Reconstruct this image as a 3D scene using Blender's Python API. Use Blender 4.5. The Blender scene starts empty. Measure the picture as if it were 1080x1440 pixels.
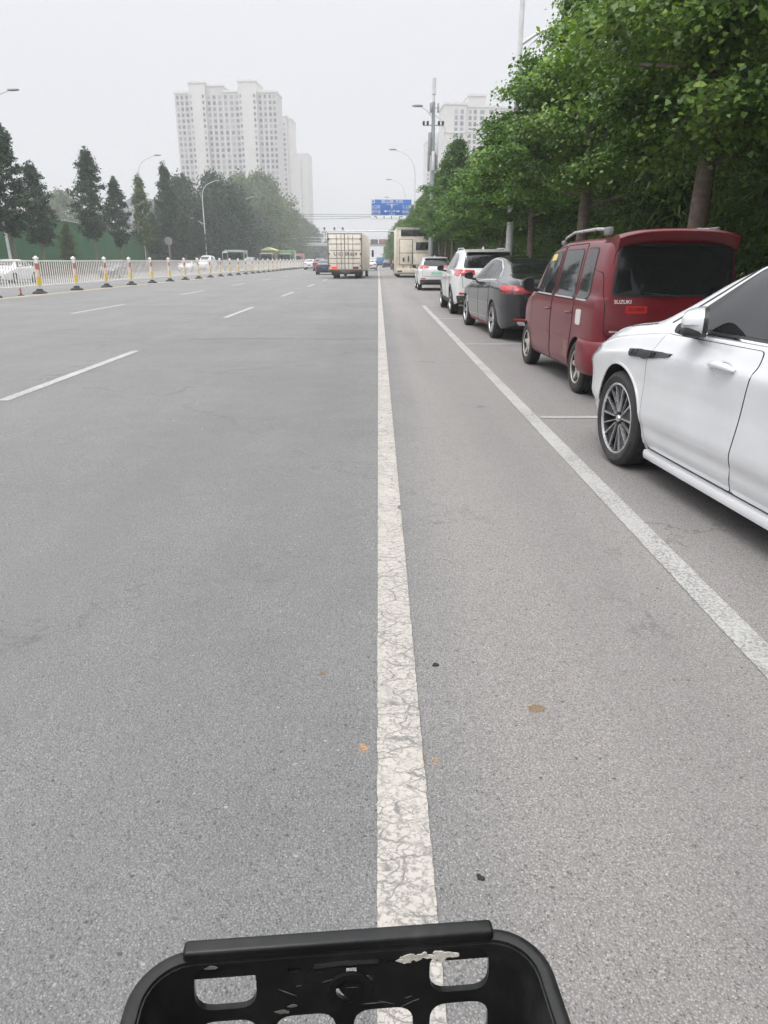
import bpy, bmesh, math, random
import numpy as np
from mathutils import Vector, Matrix, Euler
from mathutils.bvhtree import BVHTree
from mathutils.geometry import delaunay_2d_cdt
PI = math.pi
R = math.radians
scene = bpy.context.scene
COL = scene.collection

# ------------------------------------------------------------------ camera, sky, sun, exposure
CAM_H = 1.4
PITCH = math.atan((720 - 366) / 1000.0)
YAW = 0.00754
cam_d = bpy.data.cameras.new('camera')
cam_d.sensor_fit = 'VERTICAL'
cam_d.sensor_height = 24.0
cam_d.lens = 1000.0 / 1440.0 * 24.0
cam_d.clip_start = 0.05
cam_d.clip_end = 4000.0
cam = bpy.data.objects.new('camera', cam_d)
COL.objects.link(cam)
cam.location = (0, 0, CAM_H)
cam.rotation_euler = (PI / 2 - PITCH, 0, -YAW)
scene.camera = cam

SUN_ELEV = R(58)
SUN_AZ = R(215)          # compass from +Y clockwise: behind the camera and to its left
world = bpy.data.worlds.new('World')
scene.world = world
world.use_nodes = True
nt = world.node_tree
bg = nt.nodes['Background']
sky = nt.nodes.new('ShaderNodeTexSky')
sky.sky_type = 'NISHITA'
sky.sun_disc = False
sky.sun_elevation = SUN_ELEV
sky.sun_rotation = SUN_AZ
sky.air_density = 1.0
sky.dust_density = 6.0
tc = nt.nodes.new('ShaderNodeTexCoord')
sep = nt.nodes.new('ShaderNodeSeparateXYZ')
nt.links.new(tc.outputs['Generated'], sep.inputs[0])
rmp = nt.nodes.new('ShaderNodeValToRGB')     # an overcast dome: three times brighter overhead than at the horizon
rmp.color_ramp.elements[0].position = 0.0
rmp.color_ramp.elements[0].color = (0.196, 0.199, 0.207, 1)
e_ = rmp.color_ramp.elements.new(0.3); e_.color = (0.229, 0.231, 0.241, 1)
rmp.color_ramp.elements[-1].position = 1.0
rmp.color_ramp.elements[-1].color = (0.97, 0.985, 1.0, 1)
nt.links.new(sep.outputs['Z'], rmp.inputs[0])
scl = nt.nodes.new('ShaderNodeVectorMath'); scl.operation = 'SCALE'
scl.inputs['Scale'].default_value = 40.0
nt.links.new(rmp.outputs[0], scl.inputs[0])
mixn = nt.nodes.new('ShaderNodeMix'); mixn.data_type = 'RGBA'
mixn.inputs[0].default_value = 0.93          # thick cloud over the clear sky
nt.links.new(sky.outputs[0], mixn.inputs[6])
nt.links.new(scl.outputs[0], mixn.inputs[7])
nt.links.new(mixn.outputs[2], bg.inputs[0])
bg.inputs[1].default_value = 0.10

sun_d = bpy.data.lights.new('sun', 'SUN')
sun_d.energy = 1.5
sun_d.angle = R(25)
sun_d.color = (1.0, 0.96, 0.9)
sun = bpy.data.objects.new('sun', sun_d)
COL.objects.link(sun)
sun.rotation_euler = (PI / 2 - SUN_ELEV, 0, PI - SUN_AZ)   # the lamp looks down its -Z, away from the sun

scene.view_settings.view_transform = 'Standard'
scene.view_settings.look = 'None'
scene.view_settings.exposure = 0.0
scene.view_settings.gamma = 1.0
scene.view_settings.use_curve_mapping = False
scene.render.engine = 'CYCLES'
scene.cycles.use_denoising = True
scene.cycles.max_bounces = 8
scene.cycles.diffuse_bounces = 3
scene.cycles.glossy_bounces = 3
scene.cycles.transmission_bounces = 4
scene.cycles.volume_bounces = 1
scene.cycles.transparent_max_bounces = 8

# ------------------------------------------------------------------ helpers: objects
def link(name, me, parent=None):
    o = bpy.data.objects.new(name, me)
    COL.objects.link(o)
    if parent is not None:
        o.parent = parent
    return o

def tag(o, label, cat, group=None):
    o['label'] = label
    o['category'] = cat
    if group: o['group'] = group
    return o

def thing(name, label, cat, loc=(0, 0, 0), rz=0.0, group=None):
    o = bpy.data.objects.new(name, None)
    COL.objects.link(o)
    o.empty_display_size = 0.2
    o.location = loc
    o.rotation_euler = (0, 0, rz)
    return tag(o, label, cat, group)

def copy_tree(o, parent=None):
    c = o.copy()
    COL.objects.link(c)
    c.parent = parent
    for ch in list(o.children):
        copy_tree(ch, c)
    return c

def struct(o, kind='structure'):
    o['kind'] = kind
    return o

ONES = ['', 'first', 'second', 'third', 'fourth', 'fifth', 'sixth', 'seventh', 'eighth', 'ninth', 'tenth', 'eleventh', 'twelfth',
        'thirteenth', 'fourteenth', 'fifteenth', 'sixteenth', 'seventeenth', 'eighteenth', 'nineteenth']
TENS = {2: 'twent', 3: 'thirt', 4: 'fort', 5: 'fift', 6: 'sixt', 7: 'sevent', 8: 'eight'}
def ordinal(n):
    if n < 20: return ONES[n]
    t, u = divmod(n, 10)
    return TENS[t] + ('ieth' if u == 0 else 'y-' + ONES[u])

# ------------------------------------------------------------------ helpers: meshes
class MB:
    def __init__(self):
        self.v = []; self.f = []
    def add(self, vs, fs):
        n = len(self.v)
        self.v.extend([tuple(p) for p in vs])
        self.f.extend([tuple(i + n for i in f) for f in fs])
        return self
    def box(self, c, s, bev=0.0, rz=0.0, rot=None, seg=2):
        bm = bmesh.new()
        bmesh.ops.create_cube(bm, size=1.0)
        for q in bm.verts: q.co = Vector((q.co.x * s[0], q.co.y * s[1], q.co.z * s[2]))
        if bev > 0:
            bmesh.ops.bevel(bm, geom=list(bm.edges), offset=bev, segments=seg, profile=0.5, affect='EDGES')
        M = Matrix.Translation(c) @ (rot.to_4x4() if rot is not None else Matrix.Rotation(rz, 4, 'Z'))
        bm.transform(M)
        bm.verts.index_update()
        self.add([q.co[:] for q in bm.verts], [[q.index for q in f.verts] for f in bm.faces])
        bm.free()
        return self
    def tube(self, pts, rad, n=8, cap=True):
        pts = [Vector(p) for p in pts]
        if not hasattr(rad, '__len__'): rad = [rad] * len(pts)
        rings = []; up = None
        for i, p in enumerate(pts):
            d = (pts[min(i + 1, len(pts) - 1)] - pts[max(i - 1, 0)]).normalized()
            if up is None:
                up = Vector((0, 0, 1)) if abs(d.z) < 0.9 else Vector((1, 0, 0))
            a = d.cross(up)
            if a.length < 1e-5: a = d.cross(Vector((0, 1, 0)))
            a.normalize(); b = a.cross(d).normalized()
            up = b
            rings.append([p + (a * math.cos(2 * PI * k / n) + b * math.sin(2 * PI * k / n)) * rad[i] for k in range(n)])
        vs = [q for r in rings for q in r]
        fs = []
        for i in range(len(pts) - 1):
            for k in range(n):
                fs.append((i * n + k, i * n + (k + 1) % n, (i + 1) * n + (k + 1) % n, (i + 1) * n + k))
        if cap:
            fs.append(tuple(range(n - 1, -1, -1)))
            fs.append(tuple((len(pts) - 1) * n + k for k in range(n)))
        return self.add(vs, fs)
    def lathe(self, prof, n=32, axis='Z', c=(0, 0, 0), closed=False):
        vs = []
        for r, h in prof:
            for k in range(n):
                a = 2 * PI * k / n
                p = {'Z': (r * math.cos(a), r * math.sin(a), h), 'X': (h, r * math.cos(a), r * math.sin(a)), 'Y': (r * math.sin(a), h, r * math.cos(a))}[axis]
                vs.append((p[0] + c[0], p[1] + c[1], p[2] + c[2]))
        m = len(prof); fs = []
        for i in range(m if closed else m - 1):
            j = (i + 1) % m
            for k in range(n):
                fs.append((i * n + k, i * n + (k + 1) % n, j * n + (k + 1) % n, j * n + k))
        return self.add(vs, fs)
    def prism(self, poly, fn, t0, t1):
        """poly: 2D points; fn(u, v, t) -> 3D; solid between t0 and t1."""
        n = len(poly)
        vs = [fn(u, v, t0) for u, v in poly] + [fn(u, v, t1) for u, v in poly]
        fs = [tuple(range(n - 1, -1, -1)), tuple(range(n, 2 * n))]
        for k in range(n): fs.append((k, (k + 1) % n, n + (k + 1) % n, n + k))
        return self.add(vs, fs)
    def ellipsoid(self, c, s, nu=16, nv=10, e=1.0):
        vs = []; fs = []
        sg = lambda q, e: math.copysign(abs(q) ** e, q)
        for i in range(nv + 1):
            ph = -PI / 2 + PI * i / nv
            for k in range(nu):
                th = 2 * PI * k / nu
                vs.append((c[0] + s[0] * sg(math.cos(ph), e) * sg(math.cos(th), e), c[1] + s[1] * sg(math.cos(ph), e) * sg(math.sin(th), e), c[2] + s[2] * sg(math.sin(ph), e)))
        for i in range(nv):
            for k in range(nu):
                fs.append((i * nu + k, i * nu + (k + 1) % nu, (i + 1) * nu + (k + 1) % nu, (i + 1) * nu + k))
        return self.add(vs, fs)
    def build(self, name, mat, parent=None, smooth=35):
        me = bpy.data.meshes.new(name)
        me.from_pydata(self.v, [], self.f)
        bm = bmesh.new(); bm.from_mesh(me)
        bmesh.ops.remove_doubles(bm, verts=bm.verts, dist=1e-6)
        bmesh.ops.recalc_face_normals(bm, faces=bm.faces)
        bm.to_mesh(me); bm.free()
        if mat is not None: me.materials.append(mat)
        if smooth:
            me.polygons.foreach_set('use_smooth', [True] * len(me.polygons))
            me.set_sharp_from_angle(angle=R(smooth))
        me.update()
        return link(name, me, parent)

def np_mesh(name, verts, nper, mat):
    """verts: (N*nper, 3) array, each run of nper points one face."""
    n = len(verts); nf = n // nper
    me = bpy.data.meshes.new(name)
    me.vertices.add(n); me.loops.add(n); me.polygons.add(nf)
    me.vertices.foreach_set('co', np.ascontiguousarray(verts, dtype=np.float32).ravel())
    me.loops.foreach_set('vertex_index', np.arange(n, dtype=np.int32))
    me.polygons.foreach_set('loop_start', np.arange(0, n, nper, dtype=np.int32))
    me.polygons.foreach_set('loop_total', np.full(nf, nper, dtype=np.int32))
    me.update(calc_edges=True)
    me.materials.append(mat)
    return me

def text_mesh(body, size, depth, mat, name='lettering', parent=None, align='CENTER'):
    cu = bpy.data.curves.new('lettering', 'FONT')
    cu.body = body; cu.size = size; cu.extrude = depth
    cu.align_x = align; cu.align_y = 'CENTER'
    o = bpy.data.objects.new('lettering_curve', cu)
    COL.objects.link(o)
    dg = bpy.context.evaluated_depsgraph_get()
    me = bpy.data.meshes.new_from_object(o.evaluated_get(dg))
    bpy.data.objects.remove(o); bpy.data.curves.remove(cu)
    me.materials.clear(); me.materials.append(mat)
    return link(name, me, parent)

def rounded(poly, r, seg=5):
    """Polygon with filleted corners; r one radius or one per corner."""
    out = []; n = len(poly)
    for i in range(n):
        p = Vector(poly[i]); a = Vector(poly[i - 1]); b = Vector(poly[(i + 1) % n])
        rr = r[i] if hasattr(r, '__len__') else r
        la, lb = (a - p).length, (b - p).length
        q = min(rr, la * 0.49, lb * 0.49)
        if q < 1e-4: out.append(tuple(p)); continue
        s = p + (a - p) / la * q; e = p + (b - p) / lb * q
        for k in range(seg + 1):
            t = k / seg
            out.append(tuple(s * (1 - t) ** 2 + p * 2 * t * (1 - t) + e * t * t))
    return out

def densify(poly, step, closed=True):
    out = []; n = len(poly)
    for i in range(n if closed else n - 1):
        a, b = poly[i], poly[(i + 1) % n]
        k = max(1, int(math.ceil(math.dist(a, b) / step)))
        for j in range(k): out.append((a[0] + (b[0] - a[0]) * j / k, a[1] + (b[1] - a[1]) * j / k))
    if not closed: out.append(tuple(poly[-1]))
    return out

def inside(p, poly):
    x, y = p; c = False; n = len(poly); j = n - 1
    for i in range(n):
        xi, yi = poly[i]; xj, yj = poly[j]
        if (yi > y) != (yj > y) and x < (xj - xi) * (y - yi) / (yj - yi) + xi: c = not c
        j = i
    return c

def triangulate(outer, holes=(), step=0.05):
    """Triangles (points, faces) of a 2D outline with holes and inner grid points."""
    pts = [Vector(p) for p in outer]; n0 = len(pts)
    edges = [(i, (i + 1) % n0) for i in range(n0)]
    for h in holes:
        k = len(pts); pts += [Vector(p) for p in h]
        edges += [(k + i, k + (i + 1) % len(h)) for i in range(len(h))]
    xs = [p[0] for p in outer]; ys = [p[1] for p in outer]
    rng = random.Random(3)
    x = min(xs) + step * 0.5; row = 0
    bound = np.array([p[:] for p in pts])
    while x < max(xs):
        y = min(ys) + step * (0.25 + 0.5 * (row % 2))
        while y < max(ys):
            if inside((x, y), outer) and not any(inside((x, y), h) for h in holes):
                if np.min(np.hypot(bound[:, 0] - x, bound[:, 1] - y)) > step * 0.35:
                    pts.append(Vector((x, y)))
            y += step
        x += step * 0.87; row += 1
    r = delaunay_2d_cdt(pts, edges, [], 0, 1e-6)
    vs = [tuple(p) for p in r[0]]
    fs = []
    for f in r[2]:
        cx = sum(vs[i][0] for i in f) / 3; cy = sum(vs[i][1] for i in f) / 3
        if inside((cx, cy), outer) and not any(inside((cx, cy), h) for h in holes): fs.append(tuple(f))
    return vs, fs

def plate(mb, outer, holes, fn, t0, t1, step=0.05):
    """A solid plate: fn(u, v, t) -> 3D, t from t0 (one face) to t1 (the other)."""
    vs, fs = triangulate(outer, holes, step)
    n = len(vs)
    V = [fn(u, v, t1) for u, v in vs] + [fn(u, v, t0) for u, v in vs]
    F = list(fs) + [tuple(n + i for i in reversed(f)) for f in fs]
    cnt = {}
    for f in fs:
        for i in range(3):
            e = (f[i], f[(i + 1) % 3]); cnt[e] = 1
    for (a, b) in cnt:
        if (b, a) not in cnt: F.append((b, a, n + a, n + b))
    mb.add(V, F)
    return mb

def pchip(tab):
    xs = np.array([t[0] for t in tab], float); ys = np.array([t[1] for t in tab], float)
    h = np.diff(xs); d = np.diff(ys) / h
    m = np.zeros(len(xs)); m[0] = d[0]; m[-1] = d[-1]
    for i in range(1, len(xs) - 1):
        if d[i - 1] * d[i] > 0:
            w1 = 2 * h[i] + h[i - 1]; w2 = h[i] + 2 * h[i - 1]
            m[i] = (w1 + w2) / (w1 / d[i - 1] + w2 / d[i])
    def f(x):
        x = min(max(x, xs[0]), xs[-1])
        i = int(min(max(np.searchsorted(xs, x) - 1, 0), len(h) - 1))
        t = (x - xs[i]) / h[i]
        return float((2 * t**3 - 3 * t**2 + 1) * ys[i] + (t**3 - 2 * t**2 + t) * h[i] * m[i] + (-2 * t**3 + 3 * t**2) * ys[i + 1] + (t**3 - t**2) * h[i] * m[i + 1])
    return f

# ------------------------------------------------------------------ helpers: materials
def new_mat(name):
    m = bpy.data.materials.new(name); m.use_nodes = True
    return m, m.node_tree, m.node_tree.nodes['Principled BSDF']

def node(t, kind, **kw):
    n = t.nodes.new(kind)
    for k, v in kw.items(): setattr(n, k, v)
    return n

def coords(t, space='Object', scale=(1, 1, 1)):
    c = node(t, 'ShaderNodeTexCoord'); mp = node(t, 'ShaderNodeMapping')
    mp.inputs['Scale'].default_value = scale
    t.links.new(c.outputs[space], mp.inputs[0])
    return mp.outputs[0]

def wcoords(t, scale=(1, 1, 1)):
    c = node(t, 'ShaderNodeNewGeometry'); mp = node(t, 'ShaderNodeMapping')
    mp.inputs['Scale'].default_value = scale
    t.links.new(c.outputs['Position'], mp.inputs[0])
    return mp.outputs[0]

def noise(t, vec, scale, detail=4, rough=0.6, out=0):
    n = node(t, 'ShaderNodeTexNoise')
    n.inputs['Scale'].default_value = scale; n.inputs['Detail'].default_value = detail; n.inputs['Roughness'].default_value = rough
    t.links.new(vec, n.inputs['Vector'])
    return n.outputs[out]

def ramp(t, fac, stops):
    r = node(t, 'ShaderNodeValToRGB'); e = r.color_ramp.elements
    while len(e) < len(stops): e.new(0.5)
    for k, (p, c) in enumerate(stops):
        e[k].position = p
        e[k].color = (c, c, c, 1) if not hasattr(c, '__len__') else (c[0], c[1], c[2], 1)
    t.links.new(fac, r.inputs[0])
    return r.outputs[0]

def mixc(t, fac, a, b, mode='MIX'):
    m = node(t, 'ShaderNodeMix', data_type='RGBA', blend_type=mode)
    for s, val in ((0, fac), (6, a), (7, b)):
        if hasattr(val, 'links'): t.links.new(val, m.inputs[s])
        elif hasattr(val, '__len__'): m.inputs[s].default_value = (val[0], val[1], val[2], 1)
        elif s == 0: m.inputs[0].default_value = val
        else: m.inputs[s].default_value = (val, val, val, 1)
    return m.outputs[2]

def mathn(t, op, a, b=0.0, clamp=False):
    m = node(t, 'ShaderNodeMath', operation=op, use_clamp=clamp)
    for s, val in ((0, a), (1, b)):
        if hasattr(val, 'links'): t.links.new(val, m.inputs[s])
        else: m.inputs[s].default_value = val
    return m.outputs[0]

def bump(t, p, height, strength=0.3, dist=0.01):
    b = node(t, 'ShaderNodeBump')
    b.inputs['Strength'].default_value = strength; b.inputs['Distance'].default_value = dist
    t.links.new(height, b.inputs['Height'])
    t.links.new(b.outputs[0], p.inputs['Normal'])

MATS = {}
def mat(name, col, rough=0.5, metal=0.0, var=0.12, scale=6.0, coat=0.0, spec=0.5, bmp=0.0, dirt=None):
    """A procedural material: base colour broken up by noise, roughness too."""
    if name in MATS: return MATS[name]
    m, t, p = new_mat(name)
    v = coords(t)
    n = noise(t, v, scale, 5, 0.65)
    lo = tuple(c * (1 - var) for c in col); hi = tuple(min(1, c * (1 + var)) for c in col)
    c = ramp(t, n, [(0.3, lo), (0.7, hi)])
    if dirt:                                    # (colour, amount, scale)
        d = noise(t, v, dirt[2], 6, 0.7)
        k = ramp(t, d, [(max(0, 0.62 - dirt[1] * 0.4), 0.0), (0.8, dirt[1])])
        c = mixc(t, k, c, dirt[0])
    t.links.new(c, p.inputs['Base Color'])
    rr = ramp(t, n, [(0.2, max(0, rough - 0.07)), (0.8, min(1, rough + 0.07))])
    t.links.new(rr, p.inputs['Roughness'])
    p.inputs['Metallic'].default_value = metal
    p.inputs['Coat Weight'].default_value = coat
    p.inputs['Coat Roughness'].default_value = 0.06
    p.inputs['Specular IOR Level'].default_value = spec
    if bmp: bump(t, p, noise(t, v, scale * 6, 4), bmp, 0.01)
    MATS[name] = m
    return m
# ================================================================== THE SETTING
def asphalt():
    m, t, p = new_mat('asphalt')
    v = wcoords(t)
    big = noise(t, v, 0.35, 4, 0.6)
    mid = noise(t, v, 3.0, 5, 0.7)
    c = ramp(t, big, [(0.3, (0.185, 0.185, 0.187)), (0.72, (0.245, 0.243, 0.241))])
    c = mixc(t, ramp(t, mid, [(0.35, 0.0), (0.75, 0.5)]), c, (0.270, 0.263, 0.258))
    # the bike lane and the parking bays are a paler, warmer mix than the traffic lanes
    g = node(t, 'ShaderNodeNewGeometry'); s = node(t, 'ShaderNodeSeparateXYZ')
    t.links.new(g.outputs['Position'], s.inputs[0])
    lane = ramp(t, mathn(t, 'ADD', s.outputs['X'], 0.0), [(0.05, 0.0), (0.45, 1.0)])
    c = mixc(t, mathn(t, 'MULTIPLY', lane, 0.55), c, (0.360, 0.330, 0.318))
    # stones of the mix: pale and dark chips a few millimetres across, in a darker binder
    warp = node(t, 'ShaderNodeVectorMath', operation='SCALE'); warp.inputs['Scale'].default_value = 0.006
    t.links.new(noise(t, v, 160, 2, 0.5, 1), warp.inputs[0])
    wv0 = node(t, 'ShaderNodeVectorMath', operation='ADD'); t.links.new(v, wv0.inputs[0]); t.links.new(warp.outputs[0], wv0.inputs[1])
    vo = node(t, 'ShaderNodeTexVoronoi'); vo.inputs['Scale'].default_value = 175.0
    t.links.new(wv0.outputs[0], vo.inputs['Vector'])
    sc_ = node(t, 'ShaderNodeSeparateColor'); t.links.new(vo.outputs['Color'], sc_.inputs[0])
    stone = ramp(t, sc_.outputs[0], [(0.0, 0.34), (0.22, 0.80), (0.6, 1.06), (0.88, 1.22), (1.0, 1.42)])
    inst = ramp(t, vo.outputs['Distance'], [(0.30, 1.0), (0.62, 0.0)])
    c = mixc(t, 1.0, c, mixc(t, inst, 0.72, stone), 'MULTIPLY')
    fine = ramp(t, noise(t, v, 420, 3, 0.7), [(0.3, 0.74), (0.7, 1.26)])
    c = mixc(t, 0.8, c, fine, 'MULTIPLY')
    vo2 = node(t, 'ShaderNodeTexVoronoi'); vo2.inputs['Scale'].default_value = 24.0
    t.links.new(v, vo2.inputs['Vector'])
    sc2 = node(t, 'ShaderNodeSeparateColor'); t.links.new(vo2.outputs['Color'], sc2.inputs[0])
    near = ramp(t, vo2.outputs['Distance'], [(0.10, 1.0), (0.16, 0.0)])
    pale = mathn(t, 'MULTIPLY', near, ramp(t, sc2.outputs[0], [(0.90, 0.0), (0.93, 0.4)]))
    c = mixc(t, pale, c, (0.5, 0.48, 0.45))
    dark = mathn(t, 'MULTIPLY', near, ramp(t, sc2.outputs[1], [(0.78, 0.0), (0.82, 0.75)]))
    c = mixc(t, dark, c, (0.05, 0.05, 0.05))
    # rust and soil marks
    st = noise(t, v, 1.1, 8, 0.75)
    c = mixc(t, ramp(t, st, [(0.66, 0.0), (0.8, 0.4)]), c, (0.20, 0.155, 0.115))
    # wheel tracks darker with oil
    tr = noise(t, wcoords(t, (1.6, 0.05, 1)), 1.0, 3, 0.5)
    c = mixc(t, ramp(t, tr, [(0.42, 0.0), (0.72, 0.38)]), c, (0.15, 0.149, 0.150))
    bl = noise(t, wcoords(t, (1.0, 0.35, 1)), 0.55, 6, 0.62)
    c = mixc(t, ramp(t, bl, [(0.55, 0.0), (0.63, 0.22), (0.75, 0.30)]), c, (0.165, 0.163, 0.163))
    dr = node(t, 'ShaderNodeTexVoronoi'); dr.inputs['Scale'].default_value = 1.3
    t.links.new(v, dr.inputs['Vector'])
    sd = node(t, 'ShaderNodeSeparateColor'); t.links.new(dr.outputs['Color'], sd.inputs[0])
    drip = mathn(t, 'MULTIPLY', ramp(t, dr.outputs['Distance'], [(0.02, 0.7), (0.075, 0.0)]), ramp(t, sd.outputs[2], [(0.62, 0.0), (0.7, 1.0)]))
    drip = mathn(t, 'MULTIPLY', drip, ramp(t, noise(t, v, 30, 3), [(0.35, 0.3), (0.6, 1.0)]))
    c = mixc(t, drip, c, (0.085, 0.083, 0.08))
    # fine cracks
    wv = node(t, 'ShaderNodeVectorMath', operation='ADD'); t.links.new(v, wv.inputs[0])
    nz = noise(t, v, 2.5, 5, 0.7, 1)
    sc3 = node(t, 'ShaderNodeVectorMath', operation='SCALE'); sc3.inputs['Scale'].default_value = 0.9
    t.links.new(nz, sc3.inputs[0]); t.links.new(sc3.outputs[0], wv.inputs[1])
    cr = node(t, 'ShaderNodeTexVoronoi', feature='DISTANCE_TO_EDGE'); cr.inputs['Scale'].default_value = 0.16
    t.links.new(wv.outputs[0], cr.inputs['Vector'])
    crk = ramp(t, cr.outputs['Distance'], [(0.0, 0.55), (0.0016, 0.0)])
    crk = mathn(t, 'MULTIPLY', crk, ramp(t, noise(t, v, 0.8, 3), [(0.45, 0.0), (0.6, 1.0)]))
    c = mixc(t, crk, c, (0.045, 0.045, 0.045))
    t.links.new(c, p.inputs['Base Color'])
    p.inputs['Roughness'].default_value = 0.88
    p.inputs['Specular IOR Level'].default_value = 0.3
    hgt = mathn(t, 'ADD', mathn(t, 'MULTIPLY', vo.outputs['Distance'], -1.0), mathn(t, 'MULTIPLY', noise(t, v, 60, 4), 0.6))
    bump(t, p, hgt, 0.75, 0.006)
    return m

def road_paint(name, col, worn=0.5, cracks=True):
    m, t, p = new_mat(name)
    v = wcoords(t)
    n = noise(t, v, 5, 6, 0.7)
    c = ramp(t, n, [(0.3, tuple(k * 0.86 for k in col)), (0.7, col)])
    fine = noise(t, v, 75, 5, 0.75)
    under = (0.14, 0.137, 0.133)
    chip = ramp(t, fine, [(0.56 - 0.10 * worn, 0.0), (0.66 - 0.08 * worn, 1.0)])
    zone = ramp(t, noise(t, v, 1.3, 4), [(0.35, 0.25), (0.7, 0.75 + 0.5 * worn)])
    k = mathn(t, 'MULTIPLY', chip, zone)
    if cracks:
        nz = noise(t, v, 14, 4, 0.7, 1)
        off = node(t, 'ShaderNodeVectorMath', operation='SCALE'); off.inputs['Scale'].default_value = 0.07
        t.links.new(nz, off.inputs[0])
        for sc_, wd, am in (((8, 15, 1), 0.050, 1.0), ((24, 44, 1), 0.055, 0.95)):
            ad = node(t, 'ShaderNodeVectorMath', operation='ADD')
            t.links.new(v, ad.inputs[0]); t.links.new(off.outputs[0], ad.inputs[1])
            mp = node(t, 'ShaderNodeMapping'); mp.inputs['Scale'].default_value = sc_
            t.links.new(ad.outputs[0], mp.inputs[0])
            vo = node(t, 'ShaderNodeTexVoronoi', feature='DISTANCE_TO_EDGE'); vo.inputs['Scale'].default_value = 1.0
            t.links.new(mp.outputs[0], vo.inputs['Vector'])
            e = ramp(t, vo.outputs['Distance'], [(0.0, am), (wd, 0.0)])
            e = mathn(t, 'MULTIPLY', e, ramp(t, noise(t, v, 7.0 if am > 0.8 else 4.0, 3), [(0.36, 0.0), (0.52, 1.0)]))
            k = mathn(t, 'MAXIMUM', k, e)
    c = mixc(t, k, c, under)
    t.links.new(c, p.inputs['Base Color'])
    p.inputs['Roughness'].default_value = 0.7
    bump(t, p, mathn(t, 'ADD', mathn(t, 'MULTIPLY', k, -1.0), mathn(t, 'MULTIPLY', noise(t, v, 80, 4), 0.5)), 0.45, 0.004)
    return m

M_ASPH = asphalt()
M_LINE = road_paint('lane_paint', (0.445, 0.41, 0.38), 0.55)
M_LINE2 = road_paint('worn_lane_paint', (0.43, 0.425, 0.412), 1.0, cracks=False)
M_YEL = road_paint('yellow_lane_paint', (0.60, 0.50, 0.30), 0.6, cracks=False)
M_SOIL = mat('soil', (0.075, 0.062, 0.045), 0.95, var=0.4, scale=0.8, bmp=0.4)
M_PAVE = mat('paving', (0.27, 0.255, 0.24), 0.85, var=0.25, scale=2.2, bmp=0.15)
M_KERB = mat('kerb_stone', (0.30, 0.295, 0.285), 0.8, var=0.2, scale=3.0, bmp=0.1)

def sheet(name, pts, z, m):
    mb = MB(); mb.add([(x, y, z) for x, y in pts], [tuple(range(len(pts)))])
    return struct(mb.build(name, m, smooth=0))

KERB_X = 3.95
sheet('ground', [(-330, -70), (290, -70), (290, 910), (-330, 910)], -0.03, M_SOIL)
sheet('road', [(-28.0, -58), (KERB_X, -58), (KERB_X, 900), (-28.0, 900)], 0.0, M_ASPH)
kb = MB(); kb.box((KERB_X + 0.075, 420, 0.04), (0.15, 956, 0.22), 0.015)
struct(kb.build('kerb', M_KERB))
sw = MB(); sw.box((KERB_X + 0.15 + 1.5, 420, 0.03), (3.0, 956, 0.21), 0.01)
struct(sw.build('sidewalk', M_PAVE))
kl = MB(); kl.box((-28.1, 420, 0.04), (0.2, 956, 0.22), 0.015)
struct(kl.build('kerb', M_KERB))
sl = MB(); sl.box((-30.2, 420, 0.03), (4.0, 956, 0.21), 0.01)
struct(sl.build('sidewalk', M_PAVE))

def marking(name, x0, x1, w0, y0, y1, m, jit=0.004, step=0.12, notch=()):
    """A painted line from (x0, y0) to (x1, y1), edges slightly ragged."""
    rng = random.Random(int(abs(y0 * 17 + x0 * 31) * 10))
    n = max(2, int((min(y1, 60) - y0) / step)) if y0 < 60 else 2
    ys = [y0 + (min(y1, 60) - y0) * i / n for i in range(n + 1)] if y0 < 60 else [y0, y1]
    if y1 > 60 and y0 < 60: ys.append(y1)
    vs = []
    for y in ys:
        x = x0 + (x1 - x0) * (y - y0) / (y1 - y0)
        a = x - w0 / 2 + rng.uniform(-jit, jit); b = x + w0 / 2 + rng.uniform(-jit, jit)
        for ny, nw in notch:
            if abs(y - ny) < 0.05: b -= nw * (1 - abs(y - ny) / 0.05)
        vs += [(a, y, 0.004), (b, y, 0.004)]
    fs = [(2 * i, 2 * i + 1, 2 * i + 3, 2 * i + 2) for i in range(len(ys) - 1)]
    mb = MB(); mb.add(vs, fs)
    return struct(mb.build(name, m, smooth=0))

marking('lane_line', 0.062, 0.062, 0.137, -6, 420, M_LINE, 0.0018, 0.02, notch=((4.02, 0.022),))
marking('parking_line', 1.435, 1.47, 0.125, 1.2, 24.2, M_LINE2, 0.002, 0.03)
for y in (6.62, 12.85, 18.7, 24.2):
    mb = MB(); mb.add([(1.53, y - 0.05, 0.004), (3.9, y - 0.05, 0.004), (3.9, y + 0.05, 0.004), (1.53, y + 0.05, 0.004)], [(0, 1, 2, 3)])
    struct(mb.build('bay_line', M_LINE2, smooth=0))
for k in range(9):
    y = 7.5 + 11.5 * k
    marking('lane_dash', -3.97, -3.97, 0.13, y, y + 4.4, M_LINE2)
for k in range(9):
    y = 20.6 + 11.5 * k
    marking('lane_dash', -8.55, -8.55, 0.13, y, y + 4.4, M_LINE2)
marking('edge_line', -14.62, -13.7, 0.14, 8, 110, M_YEL)
marking('edge_line', -14.95, -14.0, 0.14, 8, 110, M_YEL)
for k in range(8):
    y = 20 + 12 * k
    marking('lane_dash', -19.5, -19.5, 0.13, y, y + 4.4, M_LINE2)
    marking('lane_dash', -24.0, -24.0, 0.13, y, y + 4.4, M_LINE2)

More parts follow.
